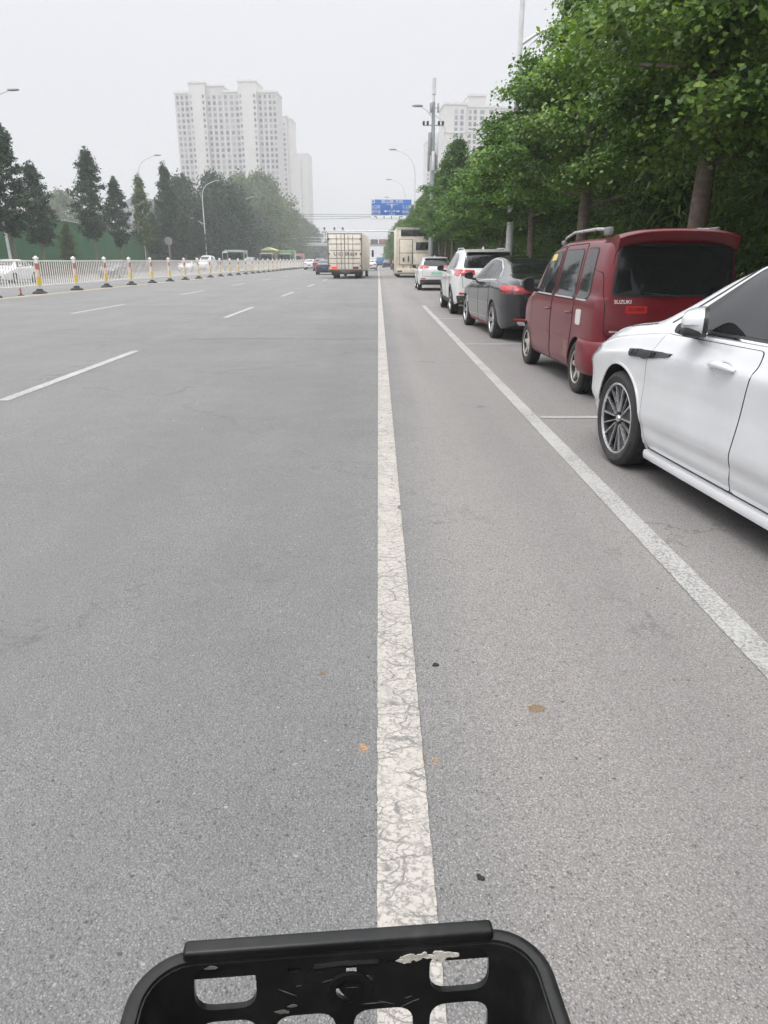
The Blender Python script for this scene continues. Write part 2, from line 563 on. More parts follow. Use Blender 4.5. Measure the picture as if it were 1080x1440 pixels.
# an old crack across the traffic lane
rng = random.Random(41); pts = []
for i in range(60):
    x = -3.6 + 3.55 * i / 59
    pts.append((x, 13.75 + 0.07 * math.sin(x * 2.1) + rng.uniform(-0.025, 0.025)))
mb = MB()
mb.add([(x, y - 0.011 - 0.008 * rng.random(), 0.003) for x, y in pts] + [(x, y + 0.011 + 0.008 * rng.random(), 0.003) for x, y in pts], [(i, i + 1, 61 + i, 60 + i) for i in range(59)])
struct(mb.build('road_crack', mat('dark_crack', (0.10, 0.10, 0.10), 0.95, var=0.3, scale=30), smooth=0))  # flat dark strip for the crack

# dirt on the carriageway
M_TARB = mat('bitumen_crumb', (0.02, 0.02, 0.02), 0.9, var=0.3, scale=80)
M_MUD = mat('dried_mud', (0.20, 0.135, 0.075), 0.95, var=0.35, scale=60)
M_RUST = mat('orange_grit', (0.42, 0.25, 0.12), 0.95, var=0.3, scale=60)
def crumbs(name, x, y, rx, ry, n, m, size, seed):
    rng = random.Random(seed); mb = MB()
    for i in range(n):
        a = rng.uniform(0, 2 * PI); q = math.sqrt(rng.random())
        s = size * rng.uniform(0.5, 1.3)
        mb.ellipsoid((x + rx * q * math.cos(a), y + ry * q * math.sin(a), s * 0.2), (s, s * rng.uniform(0.6, 1), s * 0.45), 6, 4, 0.8)
    return mb.build(name, m)
tag(crumbs('bitumen_crumb', 0.205, 2.265, 0.008, 0.012, 7, M_TARB, 0.007, 1), 'small black crumb of tar on the bike lane, the farther one from the basket', 'debris')
tag(crumbs('bitumen_crumb', 0.243, 1.318, 0.007, 0.009, 7, M_TARB, 0.006, 2), 'small black crumb of tar on the asphalt just ahead of the basket corner', 'debris')
struct(crumbs('dirt_patch', 0.52, 2.0, 0.03, 0.022, 110, M_MUD, 0.0032, 3), 'stuff')
struct(crumbs('dirt_patch', 0.128, 1.76, 0.009, 0.02, 34, M_MUD, 0.003, 4), 'stuff')
struct(crumbs('grit_patch', -0.05, 1.80, 0.014, 0.02, 40, M_RUST, 0.003, 5), 'stuff')
struct(crumbs('grit_patch', 0.165, 1.74, 0.010, 0.016, 22, M_RUST, 0.0026, 6), 'stuff')
struct(crumbs('dirt_patch', -0.2, 2.22, 0.016, 0.018, 18, M_MUD, 0.003, 7), 'stuff')
M_CHIP = mat('pale_stone', (0.42, 0.41, 0.39), 0.8, var=0.2, scale=50)
rng = random.Random(77)
mb = MB()
for i in range(150):
    y = 0.9 + 8 * rng.random() ** 1.6; x = rng.uniform(-0.75, 0.62) * (y + 0.8)
    if y < 0.9 and abs(x) < 0.3: continue
    s = rng.uniform(0.0010, 0.0030) * (1 + 0.12 * y)
    mb.ellipsoid((x, y, s * 0.3), (s, s * rng.uniform(0.6, 1), s * 0.6), 5, 3, 0.8)
struct(mb.build('loose_grit', M_CHIP), 'stuff')
# ================================================================== CARS
def paint(name, col, rough=0.32, metal=0.0, dust=0.15, dustcol=(0.33, 0.31, 0.28), coat=0.8, flake=0.05):
    if name in MATS: return MATS[name]
    m, t, p = new_mat(name)
    v = coords(t)
    n = noise(t, v, 3.0, 5, 0.6)
    c = ramp(t, n, [(0.3, tuple(k * (1 - flake) for k in col)), (0.7, tuple(min(1, k * (1 + flake)) for k in col))])
    s = node(t, 'ShaderNodeSeparateXYZ'); t.links.new(v, s.inputs[0])
    low = ramp(t, s.outputs['Z'], [(0.12, 1.0), (0.75, 0.25)])            # road film thickest near the ground
    d = mathn(t, 'MULTIPLY', low, ramp(t, noise(t, v, 4.5, 4, 0.55), [(0.25, 0.35), (0.8, 1.0)]))
    d = mathn(t, 'MULTIPLY', d, dust)
    c = mixc(t, d, c, dustcol)
    t.links.new(c, p.inputs['Base Color'])
    r = mathn(t, 'ADD', mathn(t, 'MULTIPLY', d, 1.2), rough, True)
    t.links.new(r, p.inputs['Roughness'])
    p.inputs['Metallic'].default_value = metal
    p.inputs['Coat Weight'].default_value = coat
    t.links.new(mathn(t, 'ADD', mathn(t, 'MULTIPLY', d, 0.6), 0.05, True), p.inputs['Coat Roughness'])
    MATS[name] = m
    return m

def glass(name, col=(0.012, 0.013, 0.014), rough=0.03, spec=0.5):
    if name in MATS: return MATS[name]
    m, t, p = new_mat(name)
    v = coords(t)
    n = noise(t, v, 1.6, 3, 0.5)
    t.links.new(ramp(t, n, [(0.35, tuple(k * 0.7 for k in col)), (0.7, tuple(k * 1.5 for k in col))]), p.inputs['Base Color'])
    d = noise(t, v, 14, 6, 0.7)
    t.links.new(ramp(t, d, [(0.4, rough), (0.8, rough + 0.07)]), p.inputs['Roughness'])
    p.inputs['Specular IOR Level'].default_value = spec
    MATS[name] = m
    return m

M_GLASS = glass('tinted_glass')
M_GLASS2 = glass('grey_tinted_glass', (0.018, 0.019, 0.021), 0.02)
M_TRIM = mat('black_plastic_trim', (0.022, 0.022, 0.023), 0.45, var=0.2, scale=12)
M_CLAD = mat('cladding', (0.04, 0.04, 0.041), 0.65, var=0.25, scale=8, dirt=((0.2, 0.19, 0.17), 0.35, 9))
M_GAP = mat('panel_gap', (0.012, 0.012, 0.012), 0.9, var=0.1)
M_WELL = mat('wheel_arch_liner', (0.02, 0.02, 0.02), 0.9, var=0.3, scale=9)
M_TYRE = mat('tyre_rubber', (0.022, 0.022, 0.023), 0.8, var=0.25, scale=10, dirt=((0.11, 0.10, 0.09), 0.4, 7), bmp=0.1)
M_ALLOY = mat('alloy', (0.62, 0.62, 0.63), 0.28, 0.9, var=0.08, scale=20)
M_ALLOYD = mat('dark_alloy', (0.03, 0.031, 0.034), 0.4, 0.4, var=0.15, scale=20)
M_ALLOYW = mat('dusty_alloy', (0.50, 0.48, 0.44), 0.5, 0.3, var=0.2, scale=14, dirt=((0.3, 0.22, 0.16), 0.6, 12))
M_CHROME = mat('chrome', (0.8, 0.8, 0.81), 0.1, 1.0, var=0.03)
M_LAMP = mat('red_lamp_lens', (0.42, 0.012, 0.018), 0.15, var=0.25, scale=18, coat=1.0)
M_LAMPD = mat('dark_red_lens', (0.16, 0.01, 0.014), 0.18, var=0.25, scale=18, coat=1.0)
M_LAMPC = mat('clear_lamp_lens', (0.32, 0.33, 0.35), 0.1, 0.3, var=0.25, scale=25, coat=1.0)
M_REFL = mat('red_reflector', (0.5, 0.02, 0.02), 0.3, var=0.15, scale=40)
M_PLATEB = mat('blue_plate', (0.03, 0.09, 0.36), 0.45, var=0.1)
M_PLATEG = mat('green_plate', (0.30, 0.58, 0.42), 0.45, var=0.15)
M_WHITE = mat('white_lettering', (0.78, 0.78, 0.78), 0.4, var=0.04)

class Car:
    def __init__(self, spec, body_mat, thg):
        self.s = spec; self.t = thg; self.m = body_mat
        S = spec
        self.top = pchip(S['top']); self.belt = pchip(S['belt']); self.W = pchip(S['W']); self.T = pchip(S['T'])
        self.bot = pchip(S.get('bot', [(S['y0'], 0.30), (S['y0'] + 0.5, 0.2), (S['y1'] - 0.5, 0.2), (S['y1'], 0.26)]))
        self.hull()
    def section(self, y):
        S = self.s
        W, T, zt, zb, z0 = self.W(y), self.T(y), self.top(y), self.belt(y), self.bot(y)
        zb = min(zb, zt - 0.02)
        g = zt - zb
        lo = S.get('lower', 0.025); sh = S.get('shoulder', 0.035)
        P = [(0, z0), (0.5 * W, z0), (0.88 * W, z0), (W - lo - 0.03, z0 + 0.03), (W - lo, z0 + 0.12)]
        zc = S.get('crease_z', 0.62)
        h = zb - (z0 + 0.12)
        P += [(W - lo * 0.55, z0 + 0.12 + h * 0.22), (W - lo * 0.1, z0 + 0.12 + h * 0.45), (W, z0 + 0.12 + h * 0.70), (W - 0.004, z0 + 0.12 + h * 0.86), (W - sh, zb)]
        if S.get('crease'):             # a tucked-in lower flank and a crisp shoulder line
            P[4] = (W - lo, z0 + 0.10)
            P[5:9] = [(W - lo * 0.78, z0 + 0.12 + h * 0.07), (W - 0.012, z0 + 0.12 + h * 0.205), (W - 0.010, z0 + 0.12 + h * 0.50), (W + 0.004, z0 + 0.12 + h * 0.80), (W - 0.014, z0 + 0.12 + h * 0.86)]
        bx = W - sh
        P += [(bx + (T - bx) * 0.12 - 0.006, zb + g * 0.08), (bx + (T - bx) * 0.45, zb + g * 0.38), (bx + (T - bx) * 0.80, zb + g * 0.70),
              (T - 0.004, zb + g * 0.86), (T * 0.93, zb + g * 0.945), (T * 0.80, zb + g * 0.978), (T * 0.45, zb + g * 0.996), (0, zt)]
        return P
    def hull(self):
        S = self.s
        y0, y1 = S['y0'], S['y1']
        n = int((y1 - y0) / 0.05)
        ys = [y0 + (y1 - y0) * i / n for i in range(n + 1)]
        K = 4
        def spline(P):
            out = []
            for i in range(len(P) - 1):
                p0, p1, p2 = P[max(i - 1, 0)], P[i], P[i + 1]; p3 = P[min(i + 2, len(P) - 1)]
                for k in range(K):
                    t = k / K
                    q = []
                    for a in (0, 1):
                        m1 = (p2[a] - p0[a]) * 0.5; m2 = (p3[a] - p1[a]) * 0.5
                        d = p2[a] - p1[a]
                        if d == 0: m1 = m2 = 0
                        else:
                            m1 = max(-2.5 * abs(d), min(2.5 * abs(d), m1)); m2 = max(-2.5 * abs(d), min(2.5 * abs(d), m2))
                        q.append((2*t**3 - 3*t**2 + 1) * p1[a] + (t**3 - 2*t**2 + t) * m1 + (-2*t**3 + 3*t**2) * p2[a] + (t**3 - t**2) * m2)
                    out.append(tuple(q))
            out.append(tuple(P[-1]))
            return out
        rings = []
        for y in ys:
            s = spline(self.section(y))
            rings.append([(x, y, z) for x, z in s] + [(-x, y, z) for x, z in s[-2:0:-1]])
        m = len(rings[0])
        def cap(ring, sign, depth):
            cz = 0.5 * (max(p[2] for p in ring) + min(p[2] for p in ring)); y = ring[0][1]
            res = []
            for q in (0.985, 0.95, 0.88, 0.75, 0.5, 0.25):
                res.append([(p[0] * q, y + sign * depth * (1 - q ** 2) ** 0.6, cz + (p[2] - cz) * q) for p in ring])
            return res
        fr = cap(rings[-1], 1, S.get('cap1', 0.07)); rr = cap(rings[0], -1, S.get('cap0', 0.05))
        rings = rr[::-1] + rings + fr
        vs = [p for r in rings for p in r]
        fs = []
        for i in range(len(rings) - 1):
            for k in range(m): fs.append((i * m + k, i * m + (k + 1) % m, (i + 1) * m + (k + 1) % m, (i + 1) * m + k))
        fs.append(tuple(range(m))); fs.append(tuple((len(rings) - 1) * m + k for k in range(m - 1, -1, -1)))
        mb = MB(); mb.add(vs, fs)
        body = mb.build(S.get('body_name', 'body'), self.m, None, 40)
        bm = bmesh.new(); bm.from_mesh(body.data)
        self.bvh = BVHTree.FromBMesh(bm); bm.free()
        # wheel arches cut out of the solid body
        cut = MB()
        ra = S['arch']
        for ya in S['axles']:
            for sx in (-1, 1):
                Wy = self.W(ya)
                cut.lathe([(0.0, sx * (Wy - 0.33)), (ra, sx * (Wy - 0.33)), (ra, sx * (Wy + 0.2)), (0.0, sx * (Wy + 0.2))], 40, 'X', (0, ya, S['wheel_r']))
        co = cut.build('arch_cutter', M_WELL, None, 30)
        body.data.materials.append(M_WELL)
        md = body.modifiers.new('arches', 'BOOLEAN'); md.operation = 'DIFFERENCE'; md.solver = 'EXACT'; md.object = co
        dg = bpy.context.evaluated_depsgraph_get()
        me = bpy.data.meshes.new_from_object(body.evaluated_get(dg))
        body.modifiers.clear()
        old = body.data; body.data = me; bpy.data.meshes.remove(old)
        bpy.data.objects.remove(co)
        me.materials.clear(); me.materials.append(self.m); me.materials.append(M_WELL)
        for f in me.polygons:
            c = f.center; f.material_index = 0
            for ya in S['axles']:
                if math.hypot(c.y - ya, c.z - S['wheel_r']) < ra + 0.003 and abs(c.x) > self.W(ya) - 0.34:
                    f.material_index = 1
            if c.z < self.bot(c.y) + 0.012: f.material_index = 1
        me.polygons.foreach_set('use_smooth', [True] * len(me.polygons))
        me.set_sharp_from_angle(angle=R(38))
        body.parent = self.t
        self.body = body
    # ---- points on the body surface
    def hit(self, axis, a, b):
        if axis == 'L': o, d = Vector((-4, a, b)), Vector((1, 0, 0))
        elif axis == 'R': o, d = Vector((4, a, b)), Vector((-1, 0, 0))
        elif axis == 'B': o, d = Vector((a, -9, b)), Vector((0, 1, 0))
        elif axis == 'F': o, d = Vector((a, 9, b)), Vector((0, -1, 0))
        else: o, d = Vector((a, b, 6)), Vector((0, 0, -1))
        p, nn, i, dist = self.bvh.ray_cast(o, d)
        if p is None:
            q = {'L': Vector((-self.W(a), a, b)), 'R': Vector((self.W(a), a, b)), 'B': Vector((a, self.s['y0'], b)), 'F': Vector((a, self.s['y1'], b)), 'T': Vector((a, b, 1))}[axis]
            p, nn, i, dist = self.bvh.find_nearest(q)
        return p, nn
    def at(self, axis, a, b, off=0.0):
        p, nn = self.hit(axis, a, b)
        return p + nn * off
    # ---- a panel: 2D outline projected on the body, `off` proud of it
    def panel(self, mb, axis, outline, off=0.004, depth=0.012, step=0.05, holes=()):
        pts = densify(outline, step)
        if axis == 'R' or axis == 'L': pass
        cache = {}
        def fn(u, v, t):
            k = (round(u, 6), round(v, 6))
            if k not in cache: cache[k] = self.hit(axis, u, v)
            p, nn = cache[k]
            return p + nn * t
        plate(mb, pts, [densify(h, step) for h in holes], fn, off - depth, off, step)
        return mb
    def strip(self, mb, axis, line, w=0.006, off=0.003, step=0.05):
        pts = densify(line, step, False)
        L = []
        for i, p in enumerate(pts):
            q, nn = self.hit(axis, *p)
            L.append((q + nn * off, nn))
        vs = []
        for i, (q, nn) in enumerate(L):
            d = (L[min(i + 1, len(L) - 1)][0] - L[max(i - 1, 0)][0]).normalized()
            s = nn.cross(d).normalized() * (w / 2)
            vs += [q - s, q + s, q + s - nn * (off + 0.004), q - s - nn * (off + 0.004)]
        fs = []
        for i in range(len(L) - 1):
            a = 4 * i; b = a + 4
            for k in range(4): fs.append((a + k, a + (k + 1) % 4, b + (k + 1) % 4, b + k))
        fs.append((3, 2, 1, 0)); e = 4 * (len(L) - 1); fs.append((e, e + 1, e + 2, e + 3))
        mb.add(vs, fs)
        return mb
    def part(self, name, mt, axis, outline, parent=None, off=0.004, depth=0.012, step=0.05, both=False, holes=(), label=None):
        res = None
        for ax in ((axis, {'L': 'R', 'R': 'L'}[axis]) if both else (axis,)):
            mb = MB(); self.panel(mb, ax, outline, off, depth, step, holes)
            o = mb.build(name, mt, parent or self.t, 40)
            if label: o['label'] = label
            res = res or o
        return res
    def lines(self, name, mt, axis, lines, parent=None, w=0.006, off=0.003, both=False):
        for ax in ((axis, {'L': 'R', 'R': 'L'}[axis]) if both else (axis,)):
            mb = MB()
            for l in lines: self.strip(mb, ax, l, w, off)
            o = mb.build(name, mt, parent or self.t, 40)
        return o
    def wheels(self, style, r=None, width=0.21, rim_r=0.225):
        S = self.s; r = S['wheel_r']
        t_me, r_me, h_me = wheel_meshes(style, r, width, rim_r)
        for ya in S['axles']:
            for sx in (-1, 1):
                x = sx * (self.W(ya) - 0.012 - width / 2)
                w = link('wheel', h_me, self.t); w.location = (x, ya, r)
                if sx > 0: w.rotation_euler = (0, 0, PI)
                link('tyre', t_me, w); link('rim', r_me, w)

WHEELS = {}
def wheel_meshes(style, r, width, rim_r):
    """Meshes of one wheel, axle along X, outer face towards -X."""
    key = (style, r, width, rim_r)
    if key in WHEELS: return WHEELS[key]
    hw = width / 2
    ty = MB()
    prof = [(rim_r - 0.012, -hw * 0.86), (rim_r, -hw * 0.93), (rim_r + 0.025, -hw * 1.0), (rim_r + (r - rim_r) * 0.55, -hw * 1.04), (r - 0.022, -hw * 0.96), (r - 0.006, -hw * 0.82)]
    for q in (-0.62, -0.6, -0.57, -0.55):
        prof.append((r - (0.009 if q in (-0.6, -0.57) else 0.0), hw * q))
    for q in (-0.06, -0.04, 0.04, 0.06):
        prof.append((r - (0.009 if abs(q) < 0.05 else 0.0), hw * q))
    for q in (0.55, 0.57, 0.6, 0.62):
        prof.append((r - (0.009 if q in (0.6, 0.57) else 0.0), hw * q))
    prof += [(r - 0.006, hw * 0.82), (r - 0.022, hw * 0.96), (rim_r + 0.02, hw), (rim_r - 0.012, hw * 0.9), (rim_r - 0.03, hw * 0.5), (rim_r - 0.03, -hw * 0.5)]
    ty.lathe(prof, 48, 'X', closed=True)
    to = ty.build('tyre', M_TYRE, None, 30); t_me = to.data; bpy.data.objects.remove(to)
    rm = MB(); metal = M_ALLOY
    # the rim's bright lip; the barrel behind the spokes goes with the dark wheel
    rm.lathe([(rim_r + 0.003, -hw * 0.93), (rim_r - 0.006, -hw * 0.965), (rim_r - 0.013, -hw * 0.93), (rim_r - 0.015, -hw * 0.84), (rim_r + 0.001, -hw * 0.8)], 48, 'X', closed=True)
    def spoke(a, w0, w1, x0, x1, th=0.018, r0=0.04, r1=None, skew=0.0):
        nonlocal rm
        r1 = r1 or rim_r - 0.02
        ca, sa = math.cos(a), math.sin(a)
        c2, s2 = math.cos(a + skew), math.sin(a + skew)
        vs = []
        for rr, w, x, c, s in ((r0, w0, x0, ca, sa), (r1, w1, x1, c2, s2)):
            for sg, xx in ((-1, x), (1, x), (1, x + th), (-1, x + th)):
                ww = w if xx == x else w * 1.25
                vs.append((xx, rr * c - sg * ww / 2 * s, rr * s + sg * ww / 2 * c))
        rm.add(vs, [(0, 1, 2, 3), (7, 6, 5, 4), (0, 4, 5, 1), (1, 5, 6, 2), (2, 6, 7, 3), (3, 7, 4, 0)])
    if style == 'turbine':              # five broad dark petals edged with bright machined bars, a slim bar between
        for k in range(5):
            a = k * 2 * PI / 5 + 0.3
            for da, sk in ((-0.16, -0.10), (0.16, 0.10)):
                spoke(a + da, 0.007, 0.013, -hw * 0.80, -hw * 0.88, 0.014, 0.05, None, sk)
            spoke(a + 0.628, 0.004, 0.007, -hw * 0.70, -hw * 0.84, 0.012, 0.05, None, 0.0)
        rm.lathe([(0.0, -hw * 0.84), (0.022, -hw * 0.83), (0.027, -hw * 0.74), (0.027, -hw * 0.4)], 20, 'X')
    elif style == 'five':
        metal = M_ALLOYW
        for k in range(5): spoke(k * 2 * PI / 5 + 0.2, 0.055, 0.036, -hw * 0.62, -hw * 0.78, 0.03, 0.03)
        rm.lathe([(0.0, -hw * 0.78), (0.05, -hw * 0.76), (0.07, -hw * 0.62), (0.07, -hw * 0.2)], 20, 'X')
    elif style == 'steel':
        metal = M_ALLOYD
        rm.lathe([(0.0, -hw * 0.35), (0.08, -hw * 0.4), (0.11, -hw * 0.1), (rim_r - 0.03, -hw * 0.3)], 24, 'X')
    else:                               # ten slim spokes in pairs
        for k in range(5):
            for da in (-0.2, 0.2):
                spoke(k * 2 * PI / 5 + da, 0.022, 0.026, -hw * 0.7, -hw * 0.82, 0.02, 0.035, None, -da * 0.35)
        rm.lathe([(0.0, -hw * 0.78), (0.03, -hw * 0.77), (0.045, -hw * 0.68), (0.045, -hw * 0.3)], 20, 'X')
    ro = rm.build('rim', metal, None, 30); r_me = ro.data; bpy.data.objects.remove(ro)
    hb = MB()                           # brake disc, hub and the dark backing behind the spokes
    hb.lathe([(0.0, -hw * 0.05), (rim_r * 0.74, -hw * 0.05), (rim_r * 0.74, hw * 0.1), (0.0, hw * 0.1)], 32, 'X')
    hb.lathe([(rim_r * 0.76, hw * 0.05), (rim_r - 0.036, hw * 0.05), (rim_r - 0.036, hw * 0.25), (rim_r * 0.76, hw * 0.25)], 32, 'X', closed=True)
    hb.lathe([(rim_r - 0.001, -hw * 0.80), (rim_r - 0.022, -hw * 0.84), (rim_r - 0.03, -hw * 0.55), (rim_r - 0.034, hw * 0.4), (rim_r - 0.014, hw * 0.8), (rim_r - 0.008, hw * 0.4), (rim_r - 0.004, -hw * 0.6)], 48, 'X', closed=True)
    if style == 'turbine':
        sv = rm; rm = hb
        for k in range(5):
            a = k * 2 * PI / 5 + 0.3
            spoke(a, 0.028, 0.085, -hw * 0.66, -hw * 0.74, 0.012, 0.04)
            spoke(a + 0.628, 0.016, 0.022, -hw * 0.60, -hw * 0.72, 0.012, 0.04)
        hb = rm; rm = sv
    ho = hb.build('wheel', M_ALLOYD, None, 30); h_me = ho.data; bpy.data.objects.remove(ho)
    WHEELS[key] = (t_me, r_me, h_me)
    return WHEELS[key]

def door_mirror(car, sx, p, mat_top, w=0.20, h=0.15, d=0.12, two_tone=None, fold=0.0):
    """p: where its foot meets the door, in car space; the shell's glass looks back."""
    mb = MB()
    cx, cy, cz = p[0] + sx * (0.06 + w / 2), p[1] - 0.02, p[2] + 0.075
    # shell: a rounded teardrop cut off flat at the back
    vs = []; fs = []; nu = 20; rows = [(-0.5, 0.90, 0.94), (-0.46, 1.0, 1.0), (-0.25, 1.0, 1.0), (0.0, 0.95, 0.94), (0.25, 0.80, 0.80), (0.42, 0.55, 0.6), (0.5, 0.25, 0.3)]
    sg = lambda q, e: math.copysign(abs(q) ** e, q)
    for t, a, b in rows:
        for k in range(nu):
            th = 2 * PI * k / nu
            u = sg(math.cos(th), 0.62) * w / 2 * a; v = sg(math.sin(th), 0.68) * h / 2 * b
            v *= 1.0 - 0.22 * (u * sx / (w / 2))          # lower towards its tip
            vs.append((cx + u, cy + t * d * (1.0), cz + v))
    for i in range(len(rows) - 1):
        for k in range(nu): fs.append((i * nu + k, i * nu + (k + 1) % nu, (i + 1) * nu + (k + 1) % nu, (i + 1) * nu + k))
    fs.append(tuple(range(nu - 1, -1, -1))); fs.append(tuple((len(rows) - 1) * nu + k for k in range(nu)))
    mb.add(vs, fs)
    sh = mb.build('mirror', mat_top, car.t, 40)
    ft = MB(); ft.tube([(p[0] - sx * 0.02, p[1], p[2]), (p[0] + sx * 0.07, p[1], p[2] + 0.012), (p[0] + sx * 0.12, p[1], p[2] + 0.035)], [0.03, 0.024, 0.03], 10)
    ft.build('mirror_foot', M_TRIM, sh, 40)
    gl = MB(); gl.prism([(math.copysign(abs(math.cos(q)) ** 0.62, math.cos(q)) * w * 0.43 + cx, math.copysign(abs(math.sin(q)) ** 0.68, math.sin(q)) * h * 0.42 * (1 - 0.22 * sx * math.cos(q)) + cz) for q in [2 * PI * k / 24 for k in range(24)]],
             lambda u, v, t: (u, t, v), cy - d * 0.5 - 0.004, cy - d * 0.5 + 0.004)
    gl.build('mirror_glass', M_GLASS2, sh, 0)
    if two_tone:
        rb = MB(); rb.prism([(math.copysign(abs(math.cos(q)) ** 0.62, math.cos(q)) * w * 0.505 + cx, math.copysign(abs(math.sin(q)) ** 0.68, math.sin(q)) * h * 0.505 * (1 - 0.22 * sx * math.cos(q)) + cz) for q in [2 * PI * k / 24 for k in range(24)]], lambda u, v, t: (u, t, v), cy - d * 0.5 - 0.003, cy - d * 0.5 + 0.02)
        rb.build('mirror_rim', M_TRIM, sh, 40)
        bl = MB(); bl.ellipsoid((cx - sx * 0.005, cy + 0.002, cz - h * 0.29), (w * 0.495, d * 0.49, h * 0.225), 18, 8, 0.7)
        bl.build('mirror_underside', two_tone, sh, 40)
        st = MB(); st.ellipsoid((cx + sx * 0.004, cy + 0.006, cz - h * 0.04), (w * 0.5, d * 0.485, h * 0.035), 20, 6, 0.7)
        st.build('turn_signal', M_LAMPC, sh, 40)
    if fold:                            # the shell swung back along the door, as on a locked car
        M = Matrix.Translation((p[0] + sx * 0.055, p[1], 0)) @ Matrix.Rotation(-sx * fold, 4, 'Z') @ Matrix.Translation((-p[0] - sx * 0.055, -p[1], 0))
        for o in [sh] + list(sh.children):
            if 'foot' not in o.name: o.data.transform(M)
    return sh

def handle(car, axis, y, z, m, L=0.2, h=0.032):
    sx = -1 if axis == 'L' else 1
    p, nn = car.hit(axis, y, z)
    # scooped recess, then the bow
    out = [(y + 0.5 * L * 0.72 * math.cos(q) - 0.01, z + 0.036 * math.sin(q)) for q in [2 * PI * k / 20 for k in range(20)]]
    mb = MB()
    n = 9; pts = []; rad = []
    for i in range(n):
        t = i / (n - 1)
        a, b = car.hit(axis, y - L / 2 + L * t, z + 0.004)
        pts.append(a + b * (0.008 + 0.034 * math.sin(PI * t) ** 0.7)); rad.append(h * 0.5 * (0.45 + 0.55 * math.sin(PI * t) ** 0.6))
    mb.tube(pts, rad, 10)
    return mb.build('handle', m, car.t, 50)

def place(local, worldp, th):
    """Origin of a car turned by th so that its local point falls on worldp."""
    c, s = math.cos(th), math.sin(th)
    return (worldp[0] - (c * local[0] - s * local[1]), worldp[1] - (s * local[0] + c * local[1]), 0)
# ------------------------------------------------------------------ the white saloon beside the camera
P_WHITE = paint('white_paint', (0.62, 0.63, 0.65), 0.22, 0.0, 0.03, (0.42, 0.40, 0.37))
P_WHITE2 = paint('white_suv_paint', (0.68, 0.685, 0.695), 0.3, 0.0, 0.07, (0.40, 0.38, 0.35))
P_RED = paint('dark_red_paint', (0.130, 0.004, 0.011), 0.28, 0.0, 0.06, (0.25, 0.12, 0.11), 0.32, 0.2)
P_GREY = paint('graphite_paint', (0.022, 0.023, 0.027), 0.2, 0.35, 0.025, (0.28, 0.27, 0.25))
P_NAVY = paint('navy_paint', (0.015, 0.022, 0.042), 0.3, 0.2, 0.12)

wc = thing('parked_car', 'white saloon parked nearest the camera, its door mirror folded back', 'car', place((-0.915, 1.45), (1.672, 5.0), R(5.5)), R(5.5), 'cars parked along the kerb')
S = dict(y0=-2.38, y1=2.38, axles=(1.45, -1.40), wheel_r=0.335, arch=0.385, cap0=0.10, cap1=0.12, crease=True, lower=0.052, shoulder=0.05,
    top=[(-2.38, 0.98), (-2.2, 1.06), (-1.85, 1.11), (-1.35, 1.26), (-0.8, 1.40), (-0.2, 1.46), (0.25, 1.44), (0.6, 1.335), (1.0, 1.14), (1.25, 1.035), (1.6, 0.985), (2.0, 0.90), (2.28, 0.80), (2.38, 0.70)],
    belt=[(-2.38, 0.90), (-2.0, 0.98), (-1.0, 0.995), (0.0, 0.985), (0.9, 0.965), (1.4, 0.915), (1.9, 0.83), (2.25, 0.72), (2.38, 0.62)],
    W=[(-2.38, 0.76), (-2.15, 0.86), (-1.5, 0.918), (-0.6, 0.925), (0.5, 0.925), (1.4, 0.915), (1.85, 0.885), (2.15, 0.82), (2.30, 0.73), (2.38, 0.62)],
    T=[(-2.38, 0.66), (-1.9, 0.68), (-1.2, 0.60), (-0.5, 0.60), (0.2, 0.61), (0.6, 0.655), (1.0, 0.72), (1.3, 0.755), (1.7, 0.75), (2.1, 0.68), (2.38, 0.5)])
c = Car(S, P_WHITE, wc)
c.wheels('turbine', width=0.225, rim_r=0.250)
fd = [(0.90, 0.975), (1.01, 0.80), (1.045, 0.56), (1.045, 0.36), (1.00, 0.235), (0.03, 0.235), (0.0, 0.45), (-0.06, 0.72), (-0.115, 0.93), (-0.10, 0.985)]
rd = [(-0.108, 0.985), (-0.122, 0.93), (-0.067, 0.72), (-0.007, 0.45), (0.023, 0.235), (-0.88, 0.235), (-1.02, 0.50), (-1.12, 0.78), (-1.10, 0.99)]
for ax in 'LR':
    for nm, o in (('door', fd), ('door', rd)):
        hx = 0.155 if o is fd else -0.93
        cup = [(hx + 0.085 * math.cos(q), (0.862 if o is fd else 0.882) + 0.040 * math.sin(q)) for q in [2 * PI * k / 24 for k in range(24)]]
        d = MB(); c.panel(d, ax, rounded(o, 0.03), 0.005, 0.016, 0.032, [cup])
        d = d.build(nm, P_WHITE, wc, 40)
        ro = rounded(o, 0.03)
        g = MB(); c.strip(g, ax, ro + [ro[0]] if o is fd else [p for p in ro if p[0] < -0.16], 0.0038, 0.0052, 0.03)
        g.build('door_gap', M_GAP, d, 0)
    handle(c, ax, 0.155, 0.865, P_WHITE, 0.24, 0.042)
    handle(c, ax, -0.93, 0.885, P_WHITE, 0.24, 0.042)
